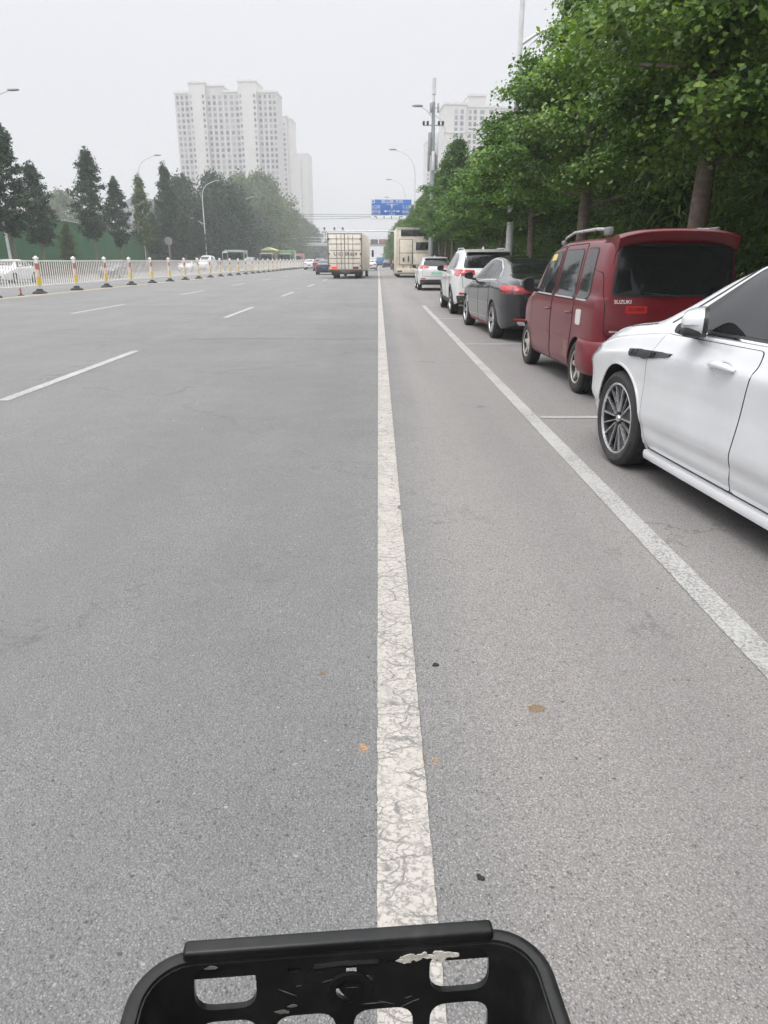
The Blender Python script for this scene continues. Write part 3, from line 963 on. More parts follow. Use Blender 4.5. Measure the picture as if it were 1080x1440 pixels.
# fender line from the mirror down to the hood, hood gap, sill moulding
c.lines('hood_gap', M_GAP, 'T', [[(-0.775, 1.22), (-0.765, 1.6), (-0.70, 2.0), (-0.55, 2.25), (0.0, 2.33), (0.55, 2.25), (0.70, 2.0), (0.765, 1.6), (0.775, 1.22)]])
for sx in (-1, 1):
    q = MB(); ys = [1.03, 1.0, 0.5, 0.0, -0.5, -0.9, -0.93]
    pf = [(-0.12, 0.160), (-0.066, 0.157), (-0.047, 0.167), (-0.040, 0.192), (-0.046, 0.214), (-0.066, 0.217), (-0.12, 0.217)]
    vs = [(sx * (c.W(y) + (a - (0.012 if i in (0, 6) else 0))), y, z) for i, y in enumerate(ys) for a, z in pf]
    q.add(vs, [(i * 7 + k, i * 7 + (k + 1) % 7, (i + 1) * 7 + (k + 1) % 7, (i + 1) * 7 + k) for i in range(6) for k in range(7)] + [tuple(range(7)), tuple(42 + k for k in range(6, -1, -1))])
    q.build('sill_moulding', P_WHITE, wc, 40)
c.lines('sill_gap', M_GAP, 'L', [[(1.02, 0.228), (-0.92, 0.228)]], w=0.008, off=0.004, both=True)
# glasshouse
fw = [(0.70, 1.032), (0.405, 1.335), (0.22, 1.385), (0.0, 1.40), (-0.10, 1.40), (-0.145, 1.03)]
rw = [(-0.20, 1.03), (-0.155, 1.40), (-0.55, 1.385), (-0.90, 1.30), (-1.10, 1.18), (-1.12, 1.045)]
c.part('window_surround', M_TRIM, 'L', rounded([(0.90, 1.008), (0.62, 1.205), (0.415, 1.355), (0.22, 1.408), (-0.1, 1.422), (-0.56, 1.407), (-0.92, 1.32), (-1.16, 1.19), (-1.2, 1.025), (-0.1, 1.008)], 0.03), off=0.003, both=True)
c.part('window', M_GLASS2, 'L', rounded(fw, 0.02), off=0.006, depth=0.016, both=True)
c.part('window', M_GLASS2, 'L', rounded(rw, 0.02), off=0.006, depth=0.016, both=True)
c.lines('window_moulding', M_CHROME, 'L', [[(0.88, 1.003), (0.5, 1.009), (0.0, 1.009), (-0.6, 1.013), (-1.2, 1.018)]], w=0.012, off=0.007, both=True)
c.lines('roof_moulding', M_TRIM, 'L', [[(0.98, 1.035), (0.64, 1.235), (0.425, 1.385), (0.22, 1.428), (-0.1, 1.438)]], w=0.012, off=0.004, both=True)
c.part('windscreen', M_GLASS, 'F', rounded([(-0.62, 1.06), (0.62, 1.06), (0.52, 1.40), (-0.52, 1.40)], 0.05), off=0.004)
c.part('rear_window', M_GLASS, 'B', rounded([(-0.60, 1.16), (0.60, 1.16), (0.50, 1.39), (-0.50, 1.39)], 0.05), off=0.004)
# side vent badge, lamps
vt = MB(); c.panel(vt, 'L', rounded([(1.30, 0.838), (1.27, 0.80), (1.10, 0.812), (1.06, 0.806), (0.73, 0.856), (0.70, 0.872), (1.02, 0.856), (1.12, 0.856)], 0.006), 0.012, 0.02, 0.03)
vo = vt.build('side_vent', M_TRIM, wc, 40)
for k in range(5):
    vs2 = MB(); c.strip(vs2, 'L', [(1.24 - 0.035 * k - (0.18 if k > 2 else 0), 0.816 + 0.003 * k), (1.225 - 0.035 * k - (0.18 if k > 2 else 0), 0.842 + 0.004 * k)], 0.008, 0.016)
    vs2.build('vent_fin', M_ALLOYD, vo, 0)
c.part('headlight', M_LAMPC, 'L', rounded([(1.93, 0.80), (2.14, 0.75), (2.36, 0.66), (2.34, 0.60), (2.16, 0.655), (1.97, 0.745)], 0.02), off=0.006, step=0.03, both=True)
c.part('taillight', M_LAMP, 'L', rounded([(-1.9, 0.92), (-2.3, 0.88), (-2.32, 0.76), (-1.95, 0.82)], 0.02), off=0.006, both=True)
c.part('grille', M_TRIM, 'F', rounded([(-0.5, 0.40), (0.5, 0.40), (0.42, 0.60), (-0.42, 0.60)], 0.04), off=0.004)
# wheel arch lip
for ax in 'LR':
    for ya in S['axles']:
        lip = MB()
        c.strip(lip, ax, [(ya + 0.392 * math.cos(a), 0.335 + 0.392 * math.sin(a)) for a in [R(d) for d in range(-12, 193, 6)]], 0.014, 0.006)
        lip.build('wheel_arch_lip', P_WHITE, wc, 0)
door_mirror(c, -1, (-0.865, 0.56, 1.005), P_WHITE, 0.215, 0.155, 0.13, M_TRIM, R(62))
door_mirror(c, 1, (0.865, 0.56, 1.005), P_WHITE, 0.215, 0.155, 0.13, M_TRIM, R(62))
# the steering wheel and the seat seen dimly through the driver's window stay behind the tinted pane

# ------------------------------------------------------------------ the dark red van
vn = thing('parked_van', 'boxy dark red van with rear roof spoiler and roof rails ahead of the white saloon', 'van', (2.875, 9.10, 0), R(2.3), 'cars parked along the kerb')
S = dict(y0=-1.66, y1=1.70, axles=(1.28, -1.10), wheel_r=0.285, arch=0.325, cap0=0.05, cap1=0.08, lower=0.02, shoulder=0.02,
    top=[(-1.66, 1.585), (-1.5, 1.625), (-0.8, 1.64), (0.0, 1.63), (0.45, 1.57), (0.72, 1.42), (1.0, 1.14), (1.12, 1.05), (1.4, 0.99), (1.6, 0.90), (1.70, 0.78)],
    belt=[(-1.66, 1.02), (0.5, 1.00), (1.0, 0.96), (1.4, 0.88), (1.70, 0.70)],
    W=[(-1.66, 0.685), (-1.56, 0.735), (-1.3, 0.752), (0, 0.755), (1.0, 0.75), (1.4, 0.72), (1.6, 0.66), (1.70, 0.56)],
    T=[(-1.66, 0.585), (-1.5, 0.615), (0.3, 0.61), (0.8, 0.64), (1.1, 0.66), (1.5, 0.60), (1.7, 0.48)],
    bot=[(-1.66, 0.30), (-1.3, 0.22), (1.3, 0.22), (1.7, 0.28)])
c = Car(S, P_RED, vn)
c.wheels('five', width=0.165, rim_r=0.18)
vd1 = [(0.93, 0.985), (0.98, 0.60), (0.94, 0.25), (0.02, 0.25), (0.0, 0.985)]
vd2 = [(-0.03, 0.985), (-0.01, 0.25), (-0.72, 0.25), (-0.80, 0.50), (-0.88, 0.70), (-0.885, 0.985)]
for ax in 'LR':
    for o in (vd1, vd2):
        d = MB(); c.panel(d, ax, rounded(o, 0.04), 0.003, 0.012, 0.06); d = d.build('door', P_RED, vn, 40)
        g = MB(); ro = rounded(o, 0.04); c.strip(g, ax, ro + [ro[0]], 0.009, 0.0035, 0.04); g.build('door_gap', M_GAP, d, 0)
        # the pressed line low on the door
        q = MB(); xs = [p[0] for p in o]
        c.strip(q, ax, [(max(xs) - 0.1, 0.555), (min(xs) + 0.1, 0.56)], 0.014, 0.007, 0.05); q.build('door_crease', P_RED, d, 0)
    handle(c, ax, 0.09, 0.835, P_RED, 0.15, 0.03); handle(c, ax, -0.77, 0.845, P_RED, 0.15, 0.03)
    fr = MB()
    for o in ([(0.80, 1.0), (0.60, 1.50), (0.02, 1.565), (0.0, 1.0)], [(-0.04, 1.0), (-0.03, 1.565), (-0.82, 1.575), (-0.88, 1.0)]):
        ro = rounded(o, 0.04); c.strip(fr, ax, ro + [ro[0]], 0.010, 0.0035, 0.05)
    fr.build('window_gap', M_GAP, vn, 0)
W1 = [(0.77, 1.015), (0.56, 1.44), (0.47, 1.475), (0.09, 1.50), (0.06, 1.015)]
W2 = [(-0.10, 1.015), (-0.10, 1.505), (-0.74, 1.51), (-0.81, 1.015)]
W3 = [(-0.94, 1.01), (-0.92, 1.515), (-1.22, 1.515), (-1.30, 1.04), (-1.24, 1.01)]
for o in (W1, W2, W3):
    c.part('window_seal', M_TRIM, 'L', rounded([((p[0] - sum(q[0] for q in o) / len(o)) * 1.05 + sum(q[0] for q in o) / len(o), (p[1] - 1.26) * 1.05 + 1.26) for p in o], 0.05), off=0.004, depth=0.014, both=True)
    c.part('window', M_GLASS2, 'L', rounded(o, 0.045), off=0.006, depth=0.016, both=True)
c.lines('window_sill_trim', mat('dull_trim', (0.45, 0.40, 0.40), 0.5), 'L', [[(0.77, 1.004), (0.06, 1.004)], [(-0.10, 1.004), (-0.81, 1.004)], [(-0.94, 1.0), (-1.27, 1.0)]], w=0.016, off=0.009, both=True)
st = MB(); c.panel(st, 'L', rounded([(0.47, 1.465), (0.30, 1.475), (0.30, 1.40), (0.50, 1.39)], 0.008), 0.008, 0.012, 0.05)
st.build('window_sticker', mat('yellow_sticker', (0.62, 0.46, 0.14), 0.6), vn, 0)
c.part('fuel_door', mat('white_primer', (0.55, 0.53, 0.52), 0.6, var=0.1), 'L', rounded([(-1.02, 0.90), (-1.02, 0.74), (-1.18, 0.74), (-1.18, 0.90)], 0.035), off=0.006)
pr = MB(); c.panel(pr, 'L', rounded([(-0.68, 0.62), (-0.60, 0.50), (-0.64, 0.36), (-0.74, 0.33), (-0.755, 0.46), (-0.72, 0.60)], 0.05), 0.0045, 0.012, 0.04)
pr.build('scraped_patch', mat('scraped_primer', (0.26, 0.17, 0.16), 0.8, var=0.35, scale=18, dirt=((0.14, 0.02, 0.025), 0.8, 22)), vn, 0)
# rear: hatch gap, window, spoiler, badges, bumper
c.lines('hatch_gap', M_GAP, 'B', [[(-0.655, 1.55), (-0.675, 1.1), (-0.66, 0.70), (-0.62, 0.665), (0.62, 0.665), (0.66, 0.70), (0.675, 1.1), (0.655, 1.55)]], w=0.010)
rs = [(-0.60, 1.075), (0.60, 1.075), (0.555, 1.53), (-0.555, 1.53)]
c.part('rear_window_seal', M_TRIM, 'B', rounded([(-0.622, 1.055), (0.622, 1.055), (0.572, 1.55), (-0.572, 1.55)], 0.075), off=0.005)
c.part('rear_window', M_GLASS, 'B', rounded(rs, 0.06), off=0.009, depth=0.018)
c.lines('lower_hatch_crease', P_RED, 'B', [[(-0.62, 0.755), (-0.2, 0.755), (0.2, 0.755), (0.62, 0.755)]], w=0.03, off=0.010)
wp = MB(); a = c.at('B', 0.05, 1.06, 0.03); b = c.at('B', -0.30, 1.095, 0.03); wp.tube([a, b], [0.010, 0.006], 6)
wp.build('rear_wiper', M_TRIM, vn)
# spoiler: a wing over the top of the hatch whose ends turn down onto the corners
sp = MB(); N = 28; rows = []
for i in range(N + 1):
    u = -1 + 2 * i / N
    x = 0.60 * u
    e = abs(u) ** 6
    zt = 1.685 - 0.030 * u * u - 0.035 * e
    y_f = -1.30 + 0.03 * e; y_b = -1.77 + 0.06 * abs(u) ** 3
    zb = 1.56 - 0.03 * u * u - 0.06 * e
    rows.append([(x, y_f, zt - 0.05 + 0.005), (x, -1.50, zt + 0.004), (x, -1.64, zt + 0.010), (x, y_b + 0.02, zt + 0.004), (x, y_b, zt - 0.02), (x, y_b + 0.03, zb + 0.03), (x, y_b + 0.09, zb), (x, -1.62, zb + 0.02), (x, -1.45, zt - 0.10)])
m_ = len(rows[0])
sp.add([p for r in rows for p in r], [(i * m_ + k, i * m_ + (k + 1) % m_, (i + 1) * m_ + (k + 1) % m_, (i + 1) * m_ + k) for i in range(N) for k in range(m_)] + [tuple(range(m_)), tuple(N * m_ + k for k in range(m_ - 1, -1, -1))])
sp.build('spoiler', P_RED, vn, 50)
for sx in (-1, 1):
    rl = MB()
    rl.tube([(sx * 0.555, -1.22, 1.70), (sx * 0.56, -0.9, 1.715), (sx * 0.56, -0.1, 1.705), (sx * 0.55, 0.25, 1.655), (sx * 0.545, 0.36, 1.60)], [0.017, 0.017, 0.017, 0.016, 0.013], 10)
    r_ = rl.build('roof_rail', M_ALLOY, vn)
    ft = MB(); ft.box((sx * 0.55, 0.34, 1.60), (0.05, 0.12, 0.06), 0.02); ft.build('rail_foot', mat('grey_plastic', (0.16, 0.165, 0.17), 0.55), r_)
    ft = MB(); ft.box((sx * 0.555, -1.24, 1.68), (0.06, 0.16, 0.085), 0.02)
    ft.build('rail_foot', mat('grey_plastic', (0.16, 0.165, 0.17), 0.55), r_)
def on_back(o, y, x, z):
    o.rotation_euler = (PI / 2, 0, 0); o.location = (x, y, z)
p, nn = c.hit('B', -0.49, 1.0)
on_back(text_mesh('SUZUKI', 0.052, 0.002, M_WHITE, 'badge', vn), p.y - 0.006, -0.50, 1.005)
sk = MB(); c.panel(sk, 'B', rounded([(-0.46, 0.965), (-0.46, 0.895), (-0.25, 0.895), (-0.25, 0.965)], 0.01), 0.005, 0.01, 0.06)
so = sk.build('red_sticker', mat('red_sticker_film', (0.42, 0.018, 0.015), 0.4), vn, 0)
on_back(text_mesh('实习驾驶', 0.042, 0.001, mat('dark_red_ink', (0.12, 0.006, 0.008), 0.5), 'sticker_lettering', so), c.hit('B', -0.33, 0.94)[0].y - 0.008, -0.355, 0.93)
on_back(text_mesh('BEIDOUXING', 0.026, 0.0015, M_WHITE, 'badge', vn), c.hit('B', -0.5, 0.73)[0].y - 0.016, -0.535, 0.715)
bp = MB(); K = 16
pr_ = [(-0.05, 0.60), (0.03, 0.615), (0.055, 0.58), (0.06, 0.42), (0.045, 0.32), (0.0, 0.27), (-0.06, 0.27)]
path = [(-0.765, -1.28), (-0.775, -1.50), (-0.745, -1.66), (-0.66, -1.735), (-0.4, -1.765), (0.0, -1.775), (0.4, -1.765), (0.66, -1.735), (0.745, -1.66), (0.775, -1.50), (0.765, -1.28)]
vs = []; m_ = len(pr_)
for i, (x, y) in enumerate(path):
    a = Vector(path[max(i - 1, 0)]); b = Vector(path[min(i + 1, len(path) - 1)]); d = (b - a).normalized(); nx, ny = d.y, -d.x
    for t, z in pr_: vs.append((x + nx * t * 0.8, y + ny * t * 0.8, z))
fs = [(i * m_ + k, i * m_ + (k + 1) % m_, (i + 1) * m_ + (k + 1) % m_, (i + 1) * m_ + k) for i in range(len(path) - 1) for k in range(m_)] + [tuple(range(m_)), tuple((len(path) - 1) * m_ + k for k in range(m_ - 1, -1, -1))]
bp.add(vs, fs)
bpo = bp.build('rear_bumper', P_RED, vn, 50)
for sx in (-1, 1):
    lm = MB(); lm.box((sx * 0.56, -1.80, 0.485), (0.16, 0.03, 0.15), 0.02); lm.build('bumper_lamp', M_LAMPC, bpo)
nb = MB(); nb.box((0, -1.815, 0.47), (0.44, 0.012, 0.14), 0.008); nb.build('number_plate', M_PLATEB, vn)
c.part('windscreen', M_GLASS, 'F', rounded([(-0.58, 1.10), (0.58, 1.10), (0.53, 1.50), (-0.53, 1.50)], 0.05))
c.part('headlight', M_LAMPC, 'F', rounded([(-0.52, 0.72), (-0.34, 0.72), (-0.34, 0.56), (-0.52, 0.56)], 0.04)); c.part('headlight', M_LAMPC, 'F', rounded([(0.34, 0.72), (0.52, 0.72), (0.52, 0.56), (0.34, 0.56)], 0.04))
door_mirror(c, -1, (-0.735, 0.80, 1.03), M_TRIM, 0.15, 0.175, 0.09); door_mirror(c, 1, (0.735, 0.80, 1.03), M_TRIM, 0.15, 0.175, 0.09)
for ax in 'L':
    for ya in S['axles']:
        lip = MB(); c.strip(lip, ax, [(ya + 0.333 * math.cos(a), 0.285 + 0.333 * math.sin(a)) for a in [R(d) for d in range(-8, 189, 6)]], 0.018, 0.008)
        lip.build('wheel_arch_lip', P_RED, vn, 0)
c.part('mud_flap', M_TRIM, 'L', rounded([(0.93, 0.24), (0.955, 0.40), (0.90, 0.24), (0.91, 0.16)], 0.01))

# ------------------------------------------------------------------ the graphite saloon
gs = thing('parked_car', 'dark grey saloon with wide red tail lamps parked ahead of the red van', 'car', place((-0.925, -1.42), (2.13, 13.95), R(3.2)), R(3.2), 'cars parked along the kerb')
S = dict(y0=-2.36, y1=2.36, axles=(1.48, -1.42), wheel_r=0.335, arch=0.375, cap0=0.10, cap1=0.12, lower=0.03, shoulder=0.06,
    top=[(-2.36, 1.02), (-2.28, 1.085), (-2.0, 1.115), (-1.7, 1.16), (-1.2, 1.34), (-0.7, 1.445), (-0.2, 1.48), (0.25, 1.455), (0.7, 1.33), (1.15, 1.09), (1.35, 1.03), (1.8, 0.95), (2.2, 0.84), (2.36, 0.70)],
    belt=[(-2.36, 0.94), (-2.0, 1.02), (-1.0, 1.03), (0.0, 1.0), (0.9, 0.97), (1.5, 0.90), (2.1, 0.78), (2.36, 0.62)],
    W=[(-2.36, 0.74), (-2.2, 0.83), (-1.9, 0.90), (-1.4, 0.928), (0.5, 0.925), (1.5, 0.92), (2.0, 0.86), (2.25, 0.76), (2.36, 0.62)],
    T=[(-2.36, 0.64), (-2.0, 0.68), (-1.6, 0.65), (-1.1, 0.59), (-0.3, 0.60), (0.3, 0.61), (0.8, 0.67), (1.2, 0.74), (1.8, 0.74), (2.36, 0.5)])
c = Car(S, P_GREY, gs)
c.wheels('ten', width=0.21, rim_r=0.23)
g1 = [(0.98, 0.965), (1.05, 0.70), (1.05, 0.40), (1.0, 0.25), (0.02, 0.25), (-0.02, 0.60), (-0.08, 0.985)]
g2 = [(-0.10, 0.985), (-0.04, 0.60), (0.0, 0.25), (-0.88, 0.25), (-1.02, 0.48), (-1.10, 0.75), (-1.08, 1.0)]
for ax in 'LR':
    for o in (g1, g2):
        d = MB(); c.panel(d, ax, rounded(o, 0.03), 0.003, 0.012, 0.07); d = d.build('door', P_GREY, gs, 40)
        g = MB(); ro = rounded(o, 0.03); c.strip(g, ax, ro + [ro[0]], 0.009, 0.0035, 0.05); g.build('door_gap', M_GAP, d, 0)
    handle(c, ax, 0.10, 0.895, P_GREY, 0.22, 0.036); handle(c, ax, -0.96, 0.925, P_GREY, 0.22, 0.036)
c.part('window_surround', M_CHROME, 'L', rounded([(0.86, 1.015), (0.50, 1.30), (0.15, 1.415), (-0.2, 1.435), (-0.7, 1.40), (-1.1, 1.27), (-1.40, 1.10), (-1.32, 1.045), (0.0, 1.02)], 0.04), off=0.003, both=True)
for o in ([(0.80, 1.035), (0.48, 1.285), (0.15, 1.395), (-0.05, 1.415), (-0.09, 1.04)], [(-0.13, 1.04), (-0.09, 1.415), (-0.3, 1.415), (-0.68, 1.385), (-0.86, 1.325), (-0.92, 1.055)], [(-0.96, 1.057), (-0.90, 1.31), (-1.1, 1.24), (-1.35, 1.09), (-1.31, 1.065)]):
    c.part('window', M_GLASS2, 'L', rounded(o, 0.02), off=0.006, depth=0.016, both=True)
c.part('rear_window', M_GLASS, 'B', rounded([(-0.62, 1.175), (0.62, 1.175), (0.50, 1.425), (-0.50, 1.425)], 0.05), off=0.004)
c.part('windscreen', M_GLASS, 'F', rounded([(-0.62, 1.12), (0.62, 1.12), (0.52, 1.42), (-0.52, 1.42)], 0.05), off=0.004)
c.part('sunroof', M_GLASS, 'T', rounded([(-0.45, -0.65), (0.45, -0.65), (0.45, 0.22), (-0.45, 0.22)], 0.06), off=0.003, step=0.1)
an = MB(); an.prism([(-0.62, 0.0), (-0.44, 0.0), (-0.60, 0.075)], lambda u, v, t: (t, u, 1.44 + v), -0.018, 0.018); an.build('roof_antenna', M_TRIM, gs)
for ax, sx in (('L', -1), ('R', 1)):
    tl = MB()
    c.panel(tl, ax, rounded([(-1.82, 0.985), (-2.30, 0.985), (-2.34, 0.84), (-2.1, 0.82)], 0.02), 0.008, 0.02, 0.04)
    c.panel(tl, 'B', rounded([(sx * 0.74, 0.985), (sx * 0.20, 0.905), (sx * 0.20, 0.86), (sx * 0.74, 0.83)], 0.02), 0.010, 0.02, 0.04)
    t_ = tl.build('taillight', M_LAMPD, gs, 40)
    bl = MB(); c.panel(bl, ax, rounded([(-1.90, 0.968), (-2.28, 0.968), (-2.30, 0.90), (-2.08, 0.88)], 0.015), 0.012, 0.012, 0.04); c.panel(bl, 'B', rounded([(sx * 0.72, 0.968), (sx * 0.28, 0.905), (sx * 0.28, 0.885), (sx * 0.72, 0.89)], 0.01), 0.014, 0.012, 0.04)
    bl.build('red_lens', M_LAMP, t_, 40)  # lens in a stronger red than the dark red surround
c.lines('boot_gap', M_GAP, 'B', [[(-0.66, 1.06), (-0.55, 0.86), (-0.50, 0.68), (0.50, 0.68), (0.55, 0.86), (0.66, 1.06)]], w=0.01)
c.part('boot_recess', M_TRIM, 'B', rounded([(-0.56, 0.80), (0.56, 0.80), (0.52, 0.74), (-0.52, 0.74)], 0.02), off=0.006)
c.part('number_plate', M_PLATEB, 'B', rounded([(-0.22, 0.72), (0.22, 0.72), (0.22, 0.58), (-0.22, 0.58)], 0.01), off=0.012)
c.part('bumper_insert', M_TRIM, 'B', rounded([(-0.68, 0.40), (0.68, 0.40), (0.60, 0.27), (-0.60, 0.27)], 0.03), off=0.005)
for sx in (-1, 1):
    c.part('exhaust_trim', M_CHROME, 'B', rounded([(sx * 0.66, 0.375), (sx * 0.36, 0.365), (sx * 0.38, 0.31), (sx * 0.63, 0.32)], 0.02), off=0.018, depth=0.03)
c.lines('bumper_crease', P_GREY, 'B', [[(-0.74, 0.47), (0.0, 0.46), (0.74, 0.47)]], w=0.03, off=0.012)
c.part('bumper_reflector', M_REFL, 'B', rounded([(-0.70, 0.425), (-0.42, 0.415), (-0.42, 0.395), (-0.70, 0.40)], 0.006), off=0.016)
c.part('sill_stripe', mat('red_sill', (0.35, 0.03, 0.04), 0.4), 'L', [(1.0, 0.205), (-0.9, 0.205), (-0.9, 0.235), (1.0, 0.235)], off=0.01, both=True)
c.part('door_sticker', mat('pale_sticker', (0.42, 0.43, 0.42), 0.6), 'L', rounded([(1.28, 0.66), (1.12, 0.66), (1.12, 0.54), (1.28, 0.54)], 0.01), off=0.006)
c.part('headlight', M_LAMPC, 'L', rounded([(1.9, 0.82), (2.3, 0.72), (2.28, 0.64), (1.95, 0.74)], 0.02), off=0.006, both=True)
door_mirror(c, -1, (-0.86, 0.66, 1.02), M_TRIM, 0.19, 0.14, 0.12); door_mirror(c, 1, (0.86, 0.66, 1.02), M_TRIM, 0.19, 0.14, 0.12)

# ------------------------------------------------------------------ the two white cars ahead of it
def suv(name, label, loc, th, length, width, height, paintm, style, clad, r, lamp_z, roof_rails=True, rear_plate=None):
    t = thing(name, label, 'car', loc, th, 'cars parked along the kerb')
    h = length / 2; w = width / 2; k = height / 1.66
    S = dict(y0=-h + 0.05, y1=h - 0.06, axles=(h - 0.92, -h + 0.95), wheel_r=r, arch=r + 0.045, cap0=0.08, cap1=0.1, lower=0.03, shoulder=0.05,
        top=[(-h + 0.05, 1.10 * k), (-h + 0.12, 1.22 * k), (-h + 0.42, 1.56 * k), (-h + 0.60, 1.62 * k), (-0.5, 1.66 * k), (0.2, 1.64 * k), (0.6, 1.52 * k), (1.05, 1.20 * k), (1.25, 1.10 * k), (h - 0.5, 1.02 * k), (h - 0.15, 0.92 * k), (h - 0.06, 0.8 * k)],
        belt=[(-h + 0.05, 1.04 * k), (-1.0, 1.10 * k), (0.3, 1.06 * k), (1.2, 0.99 * k), (h - 0.06, 0.74 * k)],
        W=[(-h + 0.05, w * 0.86), (-h + 0.3, w * 0.95), (-h + 0.8, w), (h - 0.9, w * 0.99), (h - 0.3, w * 0.9), (h - 0.06, w * 0.7)],
        T=[(-h + 0.05, w * 0.76), (-h + 0.42, w * 0.66), (-0.5, w * 0.665), (0.4, w * 0.68), (1.1, w * 0.78), (h - 0.06, w * 0.55)],
        bot=[(-h + 0.05, 0.36), (-h + 0.6, 0.26), (h - 0.6, 0.26), (h - 0.06, 0.3)])
    c = Car(S, paintm, t)
    c.wheels(style, width=0.21, rim_r=r * 0.67)
    fy = S['axles'][0] - r - 0.12
    ry = S['axles'][1]
    mid = 0.0
    o1 = [(fy, 1.03 * k), (fy + 0.03, 0.6), (fy - 0.02, 0.34), (mid + 0.01, 0.34), (mid, 1.06 * k)]
    o2 = [(mid - 0.03, 1.06 * k), (mid - 0.02, 0.34), (ry + 0.46, 0.34), (ry + 0.40, 0.58), (ry + 0.27, 0.80), (ry + 0.28, 1.09 * k)]
    for ax in 'LR':
        for o in (o1, o2):
            d = MB(); c.panel(d, ax, rounded(o, 0.03), 0.003, 0.012, 0.08); d = d.build('door', paintm, t, 40)
            g = MB(); ro = rounded(o, 0.03); c.strip(g, ax, ro + [ro[0]], 0.009, 0.0035, 0.06); g.build('door_gap', M_GAP, d, 0)
        handle(c, ax, mid + 0.14, 0.95 * k, paintm, 0.2, 0.034); handle(c, ax, ry + 0.42, 0.98 * k, paintm, 0.2, 0.034)
        cl = MB()
        for ya in S['axles']:
            ring = [(ya + (r + 0.048) * math.cos(a), r + (r + 0.048) * math.sin(a)) for a in [R(q) for q in range(-14, 195, 8)]]
            ring2 = [(ya + (r + 0.115) * math.cos(a), r + (r + 0.115) * math.sin(a)) for a in [R(q) for q in range(-10, 191, 8)]]
            c.panel(cl, ax, ring + ring2[::-1], 0.010, 0.02, 0.06)
        if clad: c.panel(cl, ax, [(S['axles'][0] - r - 0.1, 0.27), (ry + r + 0.1, 0.27), (ry + r + 0.13, 0.40), (S['axles'][0] - r - 0.13, 0.40)], 0.012, 0.02, 0.08)
        cl.build('cladding', M_CLAD if clad else paintm, t, 40)
    zt = 1.55 * k
    wins = [[(fy - 0.28, 1.085 * k), (0.50, 1.40 * k), (0.25, zt - 0.02), (mid + 0.03, zt), (mid + 0.02, 1.10 * k)], [(mid - 0.04, 1.10 * k), (mid - 0.03, zt), (ry + 0.62, zt), (ry + 0.40, zt - 0.05), (ry + 0.33, 1.125 * k)],
            [(ry + 0.27, 1.13 * k), (ry + 0.33, zt - 0.06), (ry + 0.12, zt - 0.12), (ry - 0.20, 1.24 * k), (ry - 0.12, 1.17 * k)]]
    for o in wins: c.part('window', M_GLASS2, 'L', rounded(o, 0.03), off=0.004, depth=0.014, both=True)
    c.part('rear_window', M_GLASS if clad else M_GLASS2, 'B', rounded([(-w * 0.74, 1.18 * k), (w * 0.74, 1.18 * k), (w * 0.62, 1.55 * k), (-w * 0.62, 1.55 * k)], 0.07), off=0.006)
    c.part('windscreen', M_GLASS, 'F', rounded([(-w * 0.68, 1.18 * k), (w * 0.68, 1.18 * k), (w * 0.6, 1.56 * k), (-w * 0.6, 1.56 * k)], 0.05), off=0.004)
    spo = MB(); yb = -h + 0.46
    spo.prism(rounded([(-w * 0.66, 0), (w * 0.66, 0), (w * 0.62, -0.26), (-w * 0.62, -0.26)], 0.06), lambda u, v, q: (u, yb + v + 0.12, 1.600 * k + q + v * 0.05), -0.018, 0.018)
    spo.build('spoiler', paintm, t, 40)
    for ax, sx in (('L', -1), ('R', 1)):
        tl = MB()
        c.panel(tl, ax, rounded([(ry - 0.42, lamp_z + 0.06), (-h + 0.10, lamp_z + 0.09), (-h + 0.08, lamp_z - 0.09), (ry - 0.50, lamp_z - 0.07)], 0.03), 0.008, 0.02, 0.05)
        c.panel(tl, 'B', rounded([(sx * w * 0.92, lamp_z + 0.085), (sx * w * 0.42, lamp_z + 0.06), (sx * w * 0.42, lamp_z - 0.055), (sx * w * 0.92, lamp_z - 0.09)], 0.03), 0.010, 0.02, 0.05)
        tl.build('taillight', M_LAMP, t, 40)
        c.part('bumper_reflector', M_REFL, 'B', rounded([(sx * w * 0.84, 0.60), (sx * w * 0.60, 0.59), (sx * w * 0.60, 0.54), (sx * w * 0.84, 0.55)], 0.01), off=0.01)
    c.part('rear_bumper', M_CLAD, 'B', rounded([(-w * 0.9, 0.52), (w * 0.9, 0.52), (w * 0.84, 0.28), (-w * 0.84, 0.28)], 0.05), off=0.014, depth=0.03)
    c.part('number_plate', rear_plate or M_PLATEB, 'B', rounded([(-0.24, 0.93 * k), (0.24, 0.93 * k), (0.24, 0.80 * k), (-0.24, 0.80 * k)], 0.01), off=0.012)
    c.lines('hatch_gap', M_GAP, 'B', [[(-w * 0.80, 1.16 * k), (-w * 0.74, 0.70 * k), (w * 0.74, 0.70 * k), (w * 0.80, 1.16 * k)]], w=0.01)
    c.part('headlight', M_LAMPC, 'L', rounded([(h - 0.55, 0.9 * k), (h - 0.15, 0.80 * k), (h - 0.16, 0.70 * k), (h - 0.5, 0.80 * k)], 0.02), both=True)
    if roof_rails:
        for sx in (-1, 1):
            rl = MB(); rl.tube([(sx * w * 0.58, ry + 0.1, 1.60 * k), (sx * w * 0.60, ry + 0.3, 1.665 * k), (sx * w * 0.60, 0.1, 1.68 * k), (sx * w * 0.60, 0.38, 1.61 * k)], 0.016, 8); rl.build('roof_rail', M_ALLOY, t)
    an = MB(); an.prism([(-0.10, 0.0), (0.08, 0.0), (-0.08, 0.07)], lambda u, v, q: (q, ry + 0.55 + u, 1.64 * k + v), -0.02, 0.02); an.build('roof_antenna', paintm, t)
